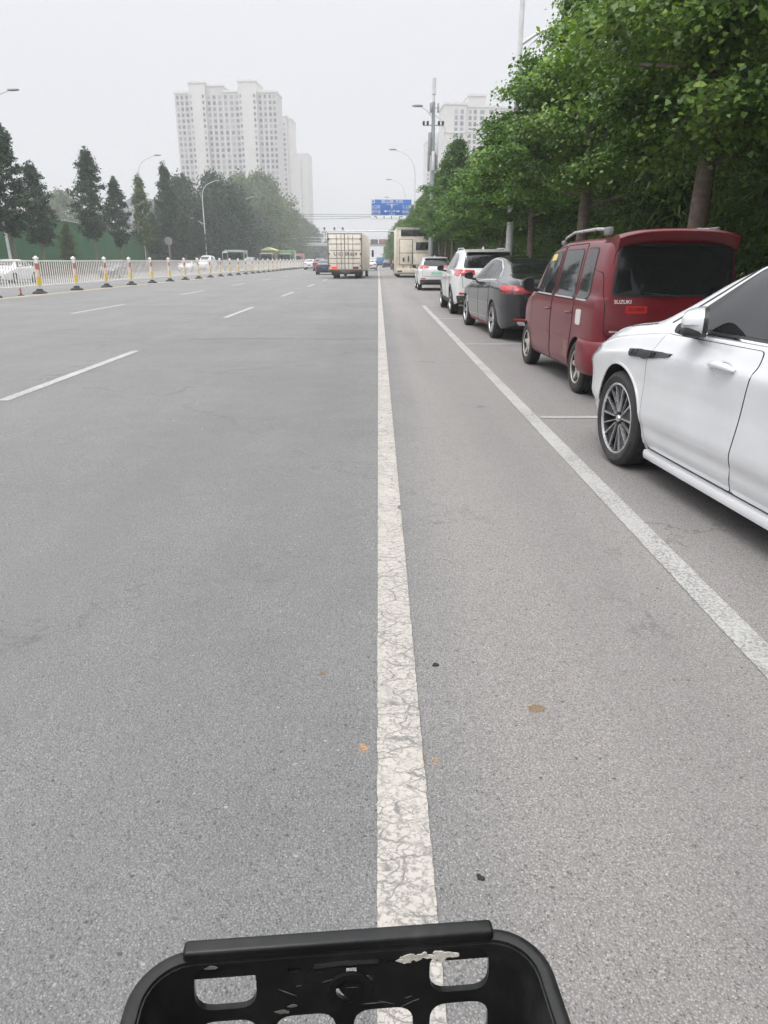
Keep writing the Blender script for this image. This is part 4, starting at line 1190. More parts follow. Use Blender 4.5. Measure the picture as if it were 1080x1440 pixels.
    door_mirror(c, -1, (-w * 0.93, fy - 0.34, 1.08 * k), M_TRIM, 0.2, 0.16, 0.12); door_mirror(c, 1, (w * 0.93, fy - 0.34, 1.08 * k), M_TRIM, 0.2, 0.16, 0.12)
    return t
suv('parked_car', 'white sport utility car with black wheel arches parked just ahead of the grey saloon', place((-0.92, -1.40), (1.99, 20.5), R(0.5)), R(0.5), 4.70, 1.88, 1.70, P_WHITE2, 'five_dark', True, 0.345, 1.09)
suv('parked_car', 'small white hatchback with a pale green plate parked behind the beige motorhome', (2.80, 38.2, 0), R(0), 4.1, 1.74, 1.58, P_WHITE2, 'ten', False, 0.31, 1.09, False, M_PLATEG)
# ------------------------------------------------------------------ trucks and far traffic
P_CREAM = mat('cream_truck_paint', (0.78, 0.74, 0.66), 0.6, var=0.12, scale=2.2, dirt=((0.36, 0.28, 0.21), 0.6, 4.5))
P_CREAM2 = mat('pale_cream_paint', (0.76, 0.70, 0.60), 0.55, var=0.08, scale=2.0, dirt=((0.42, 0.33, 0.25), 0.45, 3.0))
M_STEEL = mat('dark_steel', (0.06, 0.055, 0.05), 0.7, var=0.4, scale=8, dirt=((0.16, 0.10, 0.06), 0.6, 6))
M_RUSTB = mat('rusty_frame', (0.20, 0.145, 0.10), 0.8, var=0.4, scale=6)
M_BLACKINK = mat('black_stencil', (0.04, 0.038, 0.035), 0.8, var=0.3, scale=30)
M_LIT = None
def emit(name, col, s):
    m, t, p = new_mat(name)
    p.inputs['Base Color'].default_value = (*col, 1)
    p.inputs['Emission Color'].default_value = (*col, 1)
    p.inputs['Emission Strength'].default_value = s
    return m
M_LIT = emit('lit_tail_lamp', (0.9, 0.04, 0.03), 0.9)

def truck_wheels(t, spots, r, w, m=None):
    t_me, r_me, h_me = wheel_meshes('steel', r, w, r * 0.58)
    for x, y in spots:
        o = link('wheel', h_me, t); o.location = (x, y, r)
        if x > 0: o.rotation_euler = (0, 0, PI)
        link('tyre', t_me, o); link('rim', r_me, o)

bt = thing('box_truck', 'weathered cream box truck driving ahead with one red tail lamp lit', 'truck', (-2.65, 60, 0), R(-3.2), None)
bx = MB(); bx.box((0, 4.5, 2.02), (2.72, 9.0, 2.76), 0.02); bxo = bx.build('cargo_box', P_CREAM, bt, 30)
fr = MB()
for x in (-1.33, 1.33): fr.box((x, -0.02, 2.02), (0.08, 0.08, 2.78), 0.01)
for z in (0.68, 3.36): fr.box((0, -0.02, z), (2.58, 0.075, 0.08), 0.01)
fr.build('rear_frame', M_RUSTB, bxo)
for sx in (-1, 1):
    dr = MB(); dr.box((sx * 0.645, -0.035, 2.02), (1.25, 0.06, 2.60), 0.012); d = dr.build('rear_door', P_CREAM, bxo)
    for z in (1.18, 1.55, 2.15, 2.62, 3.0):
        rb = MB(); rb.box((sx * 0.645, -0.075, z), (1.20, 0.03, 0.035), 0.008); rb.build('door_rib', M_RUSTB, d)
    for dx in (0.16, 0.52):
        lb = MB(); lb.tube([(sx * (0.12 + dx), -0.105, 0.74), (sx * (0.12 + dx), -0.105, 3.3)], 0.014, 8)
        lb.build('lock_bar', M_RUSTB, d)
    for z in (1.0, 1.9, 3.0):
        hg = MB(); hg.box((sx * 1.26, -0.10, z), (0.14, 0.08, 0.09), 0.01); hg.build('hinge', M_STEEL, d)
sg = MB(); sg.box((0, -0.07, 2.02), (0.035, 0.03, 2.6), 0.0); sg.build('door_gap', M_GAP, bxo, 0)
o = text_mesh('U101 0K624', 0.36, 0.004, M_BLACKINK, 'plate_stencil', bxo); o.rotation_euler = (PI / 2, 0, 0); o.location = (0.05, -0.098, 1.86)
for k in range(9):
    rb = MB(); rb.box((1.375, 0.55 + 0.98 * k, 2.02), (0.04, 0.06, 2.6), 0.008); rb.build('side_rib', P_CREAM, bxo)
ch = MB(); ch.box((0, 5.2, 0.54), (0.9, 10.5, 0.22), 0.02); ch.box((0, 0.05, 0.58), (2.6, 0.12, 0.12), 0.01); ch.box((0, 0.4, 0.42), (2.2, 0.1, 0.16), 0.01)
ch.build('chassis', M_STEEL, bt)
cb = MB(); cb.box((0, 10.6, 1.55), (2.3, 2.0, 2.2), 0.12); cbo = cb.build('cab', P_CREAM2, bt)
for sx in (-1, 1):
    tlm = MB(); tlm.box((sx * 0.86, -0.06, 0.84), (0.44, 0.08, 0.17), 0.02); tlm.build('taillight', M_LIT if sx < 0 else M_LAMPD, bt)
    mm = MB(); mm.box((sx * 1.5, 11.2, 2.0), (0.2, 0.08, 0.6), 0.03); mm.build('mirror', M_TRIM, cbo)
    mf = MB(); mf.box((sx * 0.95, 1.1, 0.5), (0.55, 0.03, 0.5), 0.01); mf.build('mud_flap', M_TRIM, bt)
truck_wheels(bt, [(-1.02, 1.9), (1.02, 1.9), (-0.76, 1.9), (0.76, 1.9), (-1.02, 3.1), (1.02, 3.1), (-1.0, 10.2), (1.0, 10.2)], 0.46, 0.24)

mh = thing('motorhome', 'tall beige motorhome with two dark rear windows parked at the kerb', 'motorhome', (3.0, 64, 0), 0.0)
bx = MB(); bx.box((0, 4.2, 2.12), (3.0, 8.4, 3.7), 0.05); b = bx.build('body', P_CREAM2, mh)
w = MB(); w.box((0.08, -0.02, 3.56), (2.35, 0.06, 0.50), 0.02); w.build('rear_window', M_GLASS, mh)
w = MB(); w.box((0.70, -0.02, 2.52), (1.05, 0.06, 0.62), 0.02); w.build('rear_window', M_GLASS, mh)
fm = MB()
for x in (-1.46, 1.46): fm.box((x, -0.03, 2.1), (0.07, 0.07, 3.6), 0.01)
fm.box((0, -0.03, 3.93), (3.0, 0.08, 0.07), 0.01)
fm.build('corner_frame', P_CREAM2, mh)
def frame_rect(mb, x0, x1, z0, z1, y, wd):
    mb.box(((x0 + x1) / 2, y, z0), (x1 - x0, 0.03, wd)); mb.box(((x0 + x1) / 2, y, z1), (x1 - x0, 0.03, wd))
    mb.box((x0, y, (z0 + z1) / 2), (wd, 0.028, z1 - z0)); mb.box((x1, y, (z0 + z1) / 2), (wd, 0.028, z1 - z0))
d = MB(); d.box((-0.67, -0.025, 2.05), (1.05, 0.04, 2.0), 0.02); do = d.build('rear_door', P_CREAM2, mh)
g = MB(); frame_rect(g, -1.21, -0.13, 1.04, 3.07, -0.035, 0.035); g.build('door_gap', M_STEEL, do, 0)
g = MB(); g.box((-0.67, -0.05, 1.98), (1.05, 0.02, 0.03)); g.build('door_seam', M_STEEL, do, 0)
pn = MB(); pn.box((0.68, -0.02, 1.5), (1.45, 0.035, 0.9), 0.02); po = pn.build('locker_door', P_CREAM2, mh)
g = MB(); frame_rect(g, -0.08, 1.42, 1.04, 1.98, -0.03, 0.03); g.build('door_gap', M_STEEL, po, 0)
bk = MB(); bk.box((-0.86, -0.06, 1.45), (0.16, 0.03, 0.34), 0.01); bk.build('fitting', M_STEEL, do)
bk = MB(); bk.box((-0.45, -0.06, 1.52), (0.12, 0.03, 0.42), 0.01); bk.build('fitting', M_STEEL, do)
bmp = MB(); bmp.box((0, -0.08, 0.56), (2.96, 0.2, 0.34), 0.03); bm_ = bmp.build('rear_bumper', P_CREAM2, mh)
for x in (-0.9, -0.3, 0.35): 
    q = MB(); q.box((x, -0.10, 0.9), (0.05, 0.1, 0.28), 0.01); q.build('bumper_bracket', M_RUSTB, bm_)
for sx in (-1, 1):
    tlm = MB(); tlm.box((sx * 1.2, -0.19, 0.52), (0.4, 0.03, 0.13), 0.01); tlm.build('taillight', M_LAMPD, bm_)
npm = MB(); npm.box((0.85, -0.195, 0.72), (0.46, 0.02, 0.2), 0.01); npm.build('number_plate', mat('pale_blue_plate', (0.25, 0.28, 0.42), 0.5), mh)
truck_wheels(mh, [(-1.25, 1.9), (1.25, 1.9), (-1.25, 7.0), (1.25, 7.0)], 0.44, 0.26)

def far_car(name, label, loc, th, paintm, hatch=False, group=None, front=False, L=4.5, W=1.8, H=1.47, cat='car'):
    """A car some way off: shaped body, windows, lamps, wheels, mirrors."""
    t = thing(name, label, cat, loc, th, group)
    h = L / 2; w = W / 2; k = H / 1.47
    topr = [(-h, 1.0 * k), (-h + 0.4, 1.05 * k), (-h + 0.75, 1.12 * k), (-h + 1.35, 1.38 * k)] if not hatch else [(-h, 1.02 * k), (-h + 0.12, 1.15 * k), (-h + 0.5, 1.40 * k)]
    S = dict(y0=-h, y1=h, axles=(h - 0.9, -h + 0.95), wheel_r=0.32, arch=0.365, cap0=0.06, cap1=0.1,
        top=topr + [(-0.2, 1.47 * k), (0.3, 1.43 * k), (0.75, 1.25 * k), (1.15, 1.03 * k), (1.4, 0.98 * k), (h - 0.3, 0.86 * k), (h, 0.7 * k)],
        belt=[(-h, 0.93 * k), (-1.0, 0.98 * k), (0.6, 0.96 * k), (h - 0.6, 0.83 * k), (h, 0.62 * k)],
        W=[(-h, w * 0.84), (-h + 0.3, w * 0.95), (-h + 0.8, w), (h - 0.9, w), (h - 0.3, w * 0.9), (h, w * 0.72)],
        T=[(-h, w * 0.72), (-1.0, w * 0.64), (0.3, w * 0.66), (1.1, w * 0.78), (h, w * 0.55)])
    c = Car(S, paintm, t)
    c.wheels('five_dark', width=0.2, rim_r=0.21)
    zt = 1.385 * k
    c.part('window', M_GLASS, 'L', rounded([(0.82, 1.0 * k), (0.35, 1.32 * k), (0.05, zt), (0.02, 1.0 * k)], 0.03), both=True, step=0.12)
    c.part('window', M_GLASS, 'L', rounded([(-0.04, 1.0 * k), (-0.03, zt), (-0.6, zt - 0.02), (-1.0, 1.18 * k), (-1.0, 1.02 * k)], 0.03), both=True, step=0.12)
    c.part('rear_window', M_GLASS, 'B', rounded([(-w * 0.7, 1.14 * k), (w * 0.7, 1.14 * k), (w * 0.56, 1.36 * k), (-w * 0.56, 1.36 * k)], 0.05), step=0.12)
    c.part('windscreen', M_GLASS, 'F', rounded([(-w * 0.7, 1.08 * k), (w * 0.7, 1.08 * k), (w * 0.56, 1.38 * k), (-w * 0.56, 1.38 * k)], 0.05), step=0.12)
    for sx in (-1, 1):
        c.part('taillight', M_LAMP, 'B', rounded([(sx * w * 0.80, 0.93 * k), (sx * w * 0.42, 0.90 * k), (sx * w * 0.42, 0.80 * k), (sx * w * 0.80, 0.78 * k)], 0.03), off=0.01, step=0.12)
        c.part('headlight', M_LAMPC, 'F', rounded([(sx * w * 0.70, 0.72 * k), (sx * w * 0.36, 0.68 * k), (sx * w * 0.36, 0.60 * k), (sx * w * 0.70, 0.60 * k)], 0.03), off=0.01, step=0.12)
        door_mirror(c, sx, (sx * w * 0.94, 0.66, 0.99 * k), paintm if front else M_TRIM, 0.18, 0.14, 0.12)
    c.part('grille', M_TRIM, 'F', rounded([(-w * 0.5, 0.50), (w * 0.5, 0.50), (w * 0.5, 0.34), (-w * 0.5, 0.34)], 0.04), off=0.01, step=0.12)
    c.part('rear_bumper', M_TRIM, 'B', rounded([(-w * 0.75, 0.42), (w * 0.75, 0.42), (w * 0.7, 0.28), (-w * 0.7, 0.28)], 0.04), off=0.01, step=0.12)
    c.part('number_plate', M_PLATEB, 'B', rounded([(-0.22, 0.75), (0.22, 0.75), (0.22, 0.62), (-0.22, 0.62)], 0.01), off=0.014, step=0.12)
    return t

P_WINE = paint('wine_paint', (0.20, 0.05, 0.06), 0.35)
P_SILVER = paint('silver_paint', (0.42, 0.43, 0.44), 0.3, 0.6)
far_car('car', 'navy saloon driving in the lane left of the cream box truck', (-5.55, 79, 0), R(0), P_NAVY, W=1.85)
far_car('car', 'white hatchback driving ahead of the navy saloon near the median railing', (-10.6, 118, 0), R(-1), P_WHITE2, True, H=1.55)
far_car('car', 'wine red car half hidden beyond the navy saloon', (-8.0, 104, 0), R(-1), P_WINE, True, H=1.62)
far_car('car', 'white car far ahead, seen just past the right side of the box truck', (-1.1, 112, 0), 0, P_WHITE2)
far_car('parked_car', 'black car parked beyond the beige motorhome', (2.9, 118, 0), 0, P_NAVY)
far_car('car', 'dark grey car far down the bike lane near the vanishing point', (1.7, 150, 0), 0, P_GREY)
bl = thing('farm_truck', 'small blue truck far off at the end of the road', 'truck', (0.55, 160, 0))
q = MB(); q.box((0, 1.4, 1.05), (2.0, 3.0, 0.9), 0.05); q.build('load_bed', paint('blue_truck_paint', (0.05, 0.16, 0.32), 0.4), bl)
q = MB(); q.box((0, 3.7, 1.2), (1.9, 1.5, 1.7), 0.12); q.build('cab', paint('blue_truck_paint', (0.05, 0.16, 0.32), 0.4), bl)
truck_wheels(bl, [(-0.85, 0.8), (0.85, 0.8), (-0.85, 3.9), (0.85, 3.9)], 0.38, 0.22)

# beyond the median railing
far_car('car', 'white car coming the other way at the left edge, behind the railing', (-23.9, 49, 0), PI, P_WHITE2, front=True)
far_car('car', 'grey car coming the other way under the tallest conifer, behind the railing', (-22.7, 65, 0), PI, P_GREY, front=True)
far_car('car', 'white car coming the other way in front of the white minibus', (-24.2, 96, 0), PI, P_WHITE2, front=True, H=1.42)
far_car('minibus', 'white minibus coming the other way beyond the railing', (-22.7, 100, 0), PI, P_WHITE2, True, front=True, L=4.8, H=2.0, cat='minibus')
P_GREEN = paint('green_truck_paint', (0.11, 0.20, 0.10), 0.5)
def lorry(label, loc, cabm, load, loadm, hgt, top=None):
    """A lorry coming towards the camera: its cab leads at -Y."""
    t = thing('lorry', label, 'lorry', loc, 0.0, 'lorries beyond the railing')
    q = MB(); q.box((0, 0.9, 1.55), (2.2, 1.7, 2.0), 0.15); c = q.build('cab', cabm, t)
    q = MB(); q.box((0, 0.04, 1.95), (1.9, 0.05, 0.85), 0.02); q.build('windscreen', M_GLASS, c)
    for sx in (-1, 1):
        q = MB(); q.box((sx * 1.11, 0.9, 1.95), (0.04, 1.0, 0.7), 0.01); q.build('window', M_GLASS, c)
        q = MB(); q.box((sx * 0.8, 0.04, 0.95), (0.35, 0.05, 0.22), 0.03); q.build('headlight', M_LAMPC, c)
        q = MB(); q.box((sx * 1.3, 0.2, 1.9), (0.16, 0.06, 0.45), 0.02); q.build('mirror', M_TRIM, c)
    q = MB(); q.box((0, 0.0, 0.6), (2.15, 0.12, 0.3), 0.03); q.build('front_bumper', M_STEEL, t)
    q = MB(); q.box((0, 4.4, 0.7), (1.0, 7.6, 0.25), 0.02); q.build('chassis', M_STEEL, t)
    q = MB(); q.box((0, 5.0, 0.9 + hgt / 2), (2.4, 5.6, hgt), 0.06); bo = q.build(load, loadm, t)
    if top:
        q = MB(); q.prism([(-1.25, 0), (1.25, 0), (1.1, 0.12), (0.0, 0.5), (-1.1, 0.12)], lambda u, v, w_: (u, w_, 0.9 + hgt + v + 0.004), 2.1, 7.9); q.build('tarpaulin', top, bo)
    truck_wheels(t, [(-0.95, 1.0), (0.95, 1.0), (-0.95, 6.2), (0.95, 6.2)], 0.42, 0.25)
    return t
M_TARP = mat('pale_green_tarpaulin', (0.40, 0.45, 0.22), 0.8, var=0.2)
lorry('green lorry cab with a low white load bed, nearest the gantry pole', (-18.3, 97, 0), P_GREEN, 'load_bed', P_WHITE2, 0.9)
lorry('lorry with a tall brown load under a pale green ridged cover', (-19.0, 128, 0), P_GREEN, 'load_box', mat('brown_load', (0.20, 0.14, 0.10), 0.85, var=0.3), 2.1, M_TARP)
lorry('bright green lorry beside the ridged brown load', (-16.6, 134, 0), P_GREEN, 'load_box', P_GREEN, 2.2)
lorry('dull red lorry farthest along behind the railing', (-19.3, 178, 0), P_WINE, 'load_box', mat('dull_red_box', (0.38, 0.17, 0.17), 0.7), 2.0)
lorry('grey box lorry just past the white minibus', (-20.8, 106, 0), P_SILVER, 'load_box', mat('grey_box', (0.22, 0.23, 0.23), 0.7, var=0.2), 1.9)

# the rider on the left flank of the motorhome
def person_mesh(name, joints, bones, m, parent, sub=1):
    me = bpy.data.meshes.new(name)
    me.from_pydata([j[0] for j in joints], bones, [])
    o = link(name, me, None)
    md = o.modifiers.new('skin', 'SKIN')
    for k, sv in enumerate(me.skin_vertices[0].data):
        sv.radius = joints[k][1]
        sv.use_root = (k == 0)
    s2 = o.modifiers.new('sub', 'SUBSURF'); s2.levels = sub; s2.render_levels = sub
    dg = bpy.context.evaluated_depsgraph_get()
    nm = bpy.data.meshes.new_from_object(o.evaluated_get(dg))
    o.modifiers.clear(); o.data = nm; bpy.data.meshes.remove(me)
    nm.materials.clear(); nm.materials.append(m)
    nm.polygons.foreach_set('use_smooth', [True] * len(nm.polygons))
    o.parent = parent
    return o
sc = thing('scooter', 'dark electric scooter beside the motorhome carrying the rider in yellow', 'scooter', (1.62, 73, 0))
q = MB(); q.box((0, 0, 0.34), (0.26, 0.75, 0.10), 0.03); q.box((0, -0.35, 0.58), (0.28, 0.55, 0.30), 0.08); q.prism([(0.38, 0.3), (0.5, 0.3), (0.42, 0.98), (0.34, 0.98)], lambda u, v, w_: (w_, u, v), -0.16, 0.16)
q.build('body', P_NAVY, sc)
q = MB(); q.box((0, -0.34, 0.76), (0.26, 0.6, 0.08), 0.03); q.build('seat', M_TRIM, sc)
q = MB(); q.tube([(-0.33, 0.28, 1.04), (0, 0.36, 1.02), (0.33, 0.28, 1.04)], 0.014, 8); q.build('handlebar', M_STEEL, sc)
q = MB(); q.box((0, -0.66, 0.6), (0.16, 0.03, 0.08), 0.01); q.build('taillight', M_LAMP, sc)
for y in (-0.62, 0.62):
    q = MB(); q.lathe([(0.14, -0.04), (0.22, -0.045), (0.24, 0.0), (0.22, 0.045), (0.14, 0.04)], 24, 'X', (0, y, 0.24), True); q.build('wheel', M_TYRE, sc)
J = [((0, -0.36, 0.90), (0.15, 0.12)), ((0, -0.33, 1.12), (0.14, 0.10)), ((0, -0.26, 1.36), (0.17, 0.10)), ((0, -0.24, 1.50), (0.055, 0.055)), ((0, -0.22, 1.60), (0.085, 0.095)), ((0, -0.21, 1.70), (0.075, 0.09)),
     ((-0.20, -0.24, 1.40), (0.055, 0.055)), ((-0.30, -0.08, 1.18), (0.045, 0.045)), ((-0.30, 0.20, 1.08), (0.035, 0.035)), ((-0.30, 0.28, 1.07), (0.035, 0.025)),
     ((0.20, -0.24, 1.40), (0.055, 0.055)), ((0.30, -0.08, 1.18), (0.045, 0.045)), ((0.30, 0.20, 1.08), (0.035, 0.035)), ((0.30, 0.28, 1.07), (0.035, 0.025)),
     ((-0.11, -0.28, 0.86), (0.085, 0.085)), ((-0.16, 0.12, 0.82), (0.065, 0.065)), ((-0.13, 0.12, 0.46), (0.05, 0.05)), ((-0.13, 0.24, 0.42), (0.04, 0.03)),
     ((0.11, -0.28, 0.86), (0.085, 0.085)), ((0.16, 0.12, 0.82), (0.065, 0.065)), ((0.13, 0.12, 0.46), (0.05, 0.05)), ((0.13, 0.24, 0.42), (0.04, 0.03))]
Bn = [(0, 1), (1, 2), (2, 3), (3, 4), (4, 5), (2, 6), (6, 7), (7, 8), (8, 9), (2, 10), (10, 11), (11, 12), (12, 13), (0, 14), (14, 15), (15, 16), (16, 17), (0, 18), (18, 19), (19, 20), (20, 21)]
pe = thing('person', 'person in a yellow jacket and helmet riding the scooter by the motorhome', 'person', (1.62, 73, 0))
M_SKIN = mat('skin', (0.42, 0.26, 0.19), 0.6)
person_mesh('body', J, Bn, mat('dark_clothes', (0.035, 0.038, 0.05), 0.85), pe)
jk = [((p[0], p[1], p[2]), (r[0] * 1.18, r[1] * 1.18)) for p, r in [J[1], J[2]] + J[6:8] + J[10:12]]
person_mesh('jacket', jk, [(0, 1), (1, 2), (2, 3), (1, 4), (4, 5)], mat('yellow_jacket', (0.60, 0.40, 0.04), 0.75), pe)
q = MB(); q.ellipsoid((0, -0.21, 1.69), (0.125, 0.145, 0.125), 16, 10); q.build('helmet', mat('yellow_helmet', (0.58, 0.42, 0.06), 0.3), pe)
# ================================================================== THE MEDIAN RAILING
M_RWHITE = mat('railing_white', (0.72, 0.71, 0.69), 0.5, var=0.08, dirt=((0.45, 0.40, 0.33), 0.5, 5))
M_RRED = mat('red_reflective', (0.46, 0.15, 0.11), 0.5, var=0.2)
M_RYEL = mat('yellow_reflective', (0.66, 0.45, 0.03), 0.5, var=0.15)
M_RPINK = mat('faded_band', (0.66, 0.50, 0.45), 0.5, var=0.12)
M_RUB = mat('rubber_base', (0.035, 0.034, 0.034), 0.85, var=0.35, scale=10)
def fence_x(y): return -15.1 + 1.05 * min(1.0, max(0.0, (y - 30) / 55.0)) + 0.004 * max(0, y - 85)
post0 = None; panel0 = None
NP = 46
for k in range(NP):
    y = 21.4 + 3.92 * k; x = fence_x(y)
    # first in the photograph: k = 3
    lab = 'white railing post on a black rubber foot, ' + (('%s along from the left edge' % ordinal(k - 2)) if k >= 3 else 'outside the left edge of view')
    plab = 'white barred railing section ' + (('just beyond the %s railing post from the left' % ordinal(k - 2)) if k >= 3 else 'running out of the left edge')
    if post0 is None:
        post0 = thing('railing_post', lab, 'post', (x, y, 0), 0, 'posts of the median railing')
        q = MB(); q.lathe([(0.0, 0.0), (0.31, 0.0), (0.32, 0.03), (0.29, 0.07), (0.16, 0.13), (0.13, 0.20), (0.09, 0.21), (0.0, 0.21)], 10, 'Z'); q.build('base', M_RUB, post0, 40)
        q = MB(); q.box((0, 0, 0.80), (0.13, 0.13, 1.30), 0.01); p_ = q.build('shaft', M_RWHITE, post0)
        q = MB(); q.box((0, 0, 1.49), (0.19, 0.19, 0.07), 0.015); q.lathe([(0.075, 1.52), (0.05, 1.57), (0.0, 1.59)], 10, 'Z'); q.build('cap', M_RWHITE, post0)
        q = MB(); q.box((0, 0, 1.14), (0.137, 0.137, 0.26)); q.build('red_band', M_RRED, p_, 0)
        q = MB(); q.box((0, 0, 0.86), (0.136, 0.136, 0.26)); q.build('faded_band', M_RPINK, p_, 0)
        q = MB(); q.box((0, 0, 0.54), (0.155, 0.155, 0.34)); q.build('yellow_band', M_RYEL, p_, 0)
        r = post0
    else:
        r = copy_tree(post0); r['label'] = lab; r.location = (x, y, 0)
    r.rotation_euler = (R(random.Random(k).uniform(-1.5, 1.5)), R(random.Random(k + 90).uniform(-1.5, 1.5)), 0)
    if k < NP - 1:
        y2 = y + 3.92; x2 = fence_x(y2); ang = math.atan2(y2 - y, x2 - x)
        if panel0 is None:
            panel0 = thing('railing_section', plab, 'railing', (x, y, 0), ang, 'sections of the median railing')
            for z, h in ((1.37, 0.06), (0.34, 0.05)):
                q = MB(); q.box((1.96, 0, z), (3.76, 0.05, h), 0.006); q.build('rail', M_RWHITE, panel0)
            q = MB()
            for i in range(17): q.box((0.16 + 3.60 * i / 16, 0, 0.855), (0.062, 0.02, 0.98))
            q.build('bars', M_RWHITE, panel0, 0)
            r = panel0
        else:
            r = copy_tree(panel0); r['label'] = plab; r.location = (x, y, 0); r.rotation_euler = (0, 0, ang)
mk = thing('marker_stub', 'broken red and grey marker stub standing on the yellow line by the railing', 'marker', (-15.0, 31.3, 0))
q = MB(); q.lathe([(0.13, 0), (0.13, 0.02), (0.03, 0.05), (0.025, 0.24), (0.0, 0.25)], 10); q.build('foot', M_RUB, mk)
q = MB(); q.lathe([(0.04, 0.10), (0.035, 0.30), (0.0, 0.31)], 10); q.build('tip', M_RRED, mk)

# ================================================================== LAMPS, MASTS, SIGNS, WIRES
M_POLE = mat('pole_white', (0.62, 0.63, 0.64), 0.45, var=0.08, scale=3, dirt=((0.35, 0.34, 0.32), 0.5, 4))
M_POLEP = mat('peeling_pole', (0.78, 0.78, 0.76), 0.55, var=0.06, scale=3, dirt=((0.10, 0.095, 0.09), 0.45, 9))
M_GREYM = mat('grey_metal', (0.30, 0.31, 0.32), 0.5, 0.3, var=0.15)
def lamp_post(x, y, side, label, lean=0.0, H=13.5, rad=0.12):
    """side: +1 its high arm reaches towards +X."""
    t = thing('street_lamp', label, 'street lamp', (x, y, 0.1), 0, 'street lamps')
    t.rotation_euler = (0, R(lean), 0)
    q = MB(); q.tube([(0, 0, 0), (0, 0, 4), (0, 0, H - 2.6)], [rad, rad * 0.85, rad * 0.55], 12); p = q.build('pole', M_POLE, t)
    q = MB(); q.lathe([(0.0, 0), (0.28, 0), (0.28, 0.04), (rad * 1.5, 0.05), (rad * 1.4, 0.9), (rad, 0.95)], 12); q.build('base_sleeve', M_POLE, t)
    q = MB(); q.tube([(side * s, 0, H - 2.6 + z) for s, z in ((0, 0), (0.06, 0.7), (0.35, 1.5), (0.9, 2.1), (1.7, 2.45), (2.2, 2.6))], [rad * 0.55, rad * 0.5, rad * 0.42, rad * 0.4, rad * 0.38, rad * 0.36], 8); a = q.build('arm', M_POLE, t)
    q = MB(); q.ellipsoid((side * 2.65, 0, H + 0.08), (0.48, 0.16, 0.09), 14, 6, 0.7); q.build('lamp_head', M_GREYM, a)
    q = MB(); q.tube([(0, 0, 7.0), (-side * 0.8, 0, 7.35), (-side * 1.6, 0, 7.75)], [rad * 0.4, rad * 0.36, rad * 0.33], 8); a = q.build('arm', M_POLE, t)
    q = MB(); q.tube([(0, 0, 6.6), (-side * 0.35, 0, 6.95), (-side * 0.7, 0, 7.28)], 0.025, 6); q.build('brace', M_POLE, a)
    q = MB(); q.ellipsoid((-side * 1.95, 0, 7.88), (0.42, 0.15, 0.08), 14, 6, 0.7); q.build('lamp_head', M_GREYM, a)
    return t
def big_lamp(y):
    x = 4.4
    t = thing('street_lamp', 'tall white street lamp post standing in the nearest trees, its base paint peeling', 'street lamp', (x, y, 0.12), 0, 'street lamps')
    q = MB(); q.tube([(0, 0, 0), (0, 0, 6), (0, 0, 13.4)], [0.092, 0.082, 0.065], 14); q.build('pole', M_POLE, t)
    q = MB(); q.lathe([(0.118, 0.0), (0.112, 2.5), (0.104, 3.05), (0.088, 3.12)], 14); q.build('base_sleeve', M_POLEP, t)
    q = MB(); q.tube([(0, 0, 13.4), (-0.1, 0, 14.2), (-0.8, 0, 15.3), (-2.2, 0, 16)], 0.06, 8); a = q.build('arm', M_POLE, t)
    q = MB(); q.ellipsoid((-2.6, 0, 16.08), (0.48, 0.16, 0.09), 14, 6, 0.7); q.build('lamp_head', M_GREYM, a)
    q = MB(); q.tube([(0, 0, 7.55), (0.5, 0, 7.86), (0.95, 0, 8.02), (1.5, 0, 8.1)], [0.05, 0.045, 0.04, 0.035], 8); a = q.build('arm', M_POLE, t)
    q = MB(); q.tube([(0, 0, 7.1), (0.3, 0, 7.55), (0.72, 0, 7.9)], 0.02, 6); q.build('brace', M_POLE, a)
    q = MB(); q.ellipsoid((1.8, 0, 8.12), (0.36, 0.14, 0.07), 14, 6, 0.7); q.build('lamp_head', M_GREYM, a)
big_lamp(25.5)
for y, lb in ((93, 'slender street lamp beyond the antenna mast, its arm over the road'), (126, 'street lamp just above the blue direction sign'), (160, 'farthest street lamp above the right-hand trees')):
    lamp_post(4.4, y, -1, lb)
for y, lb, ln in ((60.5, 'street lamp behind the railing at the left edge of the picture', -1.5), (94, 'street lamp rising behind the pale green conifer', 0), (128, 'white street lamp in front of the dense dark trees', 0), (161, 'street lamp in the hazy trees below the tower', 0), (215, 'street lamp at the edge of the hazy trees, left of the far lorries', 0), (330, 'faint short white pole by the far end of the railing', 0)):
    lamp_post({60.5: -30.3, 94: -30.0}.get(y, -29.0), {60.5: 62.5, 94: 98.0}.get(y, y), 1, lb, ln)

# the mast with telecom aerials
ms = thing('antenna_mast', 'grey lamp mast crowded with telecom aerials above the right-hand trees', 'mast', (4.15, 60, 0.1))
q = MB(); q.tube([(0, 0, 0), (0, 0, 7), (0, 0, 12.4)], [0.2, 0.17, 0.12], 12); q.build('pole', M_GREYM, ms)
q = MB(); q.tube([(0, 0, 12.3), (0, 0, 12.9)], [0.10, 0.10], 10); q.tube([(0, 0, 12.9), (0, 0, 13.95)], [0.16, 0.16], 12); q.build('top_aerial', M_POLE, ms)
for z, n, h in ((12.0, 3, 0.6), (9.6, 3, 1.5), (8.4, 3, 1.3)):
    for k in range(n):
        a = 2 * PI * k / n + 0.5 + z
        q = MB(); q.box((0.34 * math.cos(a), 0.34 * math.sin(a), z), (0.20, 0.14, h), 0.02, a + PI / 2)
        o = q.build('panel_aerial', M_POLE if k % 2 else M_GREYM, ms)
        q = MB(); q.tube([(0, 0, z), (0.31 * math.cos(a), 0.31 * math.sin(a), z)], 0.03, 6); q.build('bracket', M_GREYM, o)
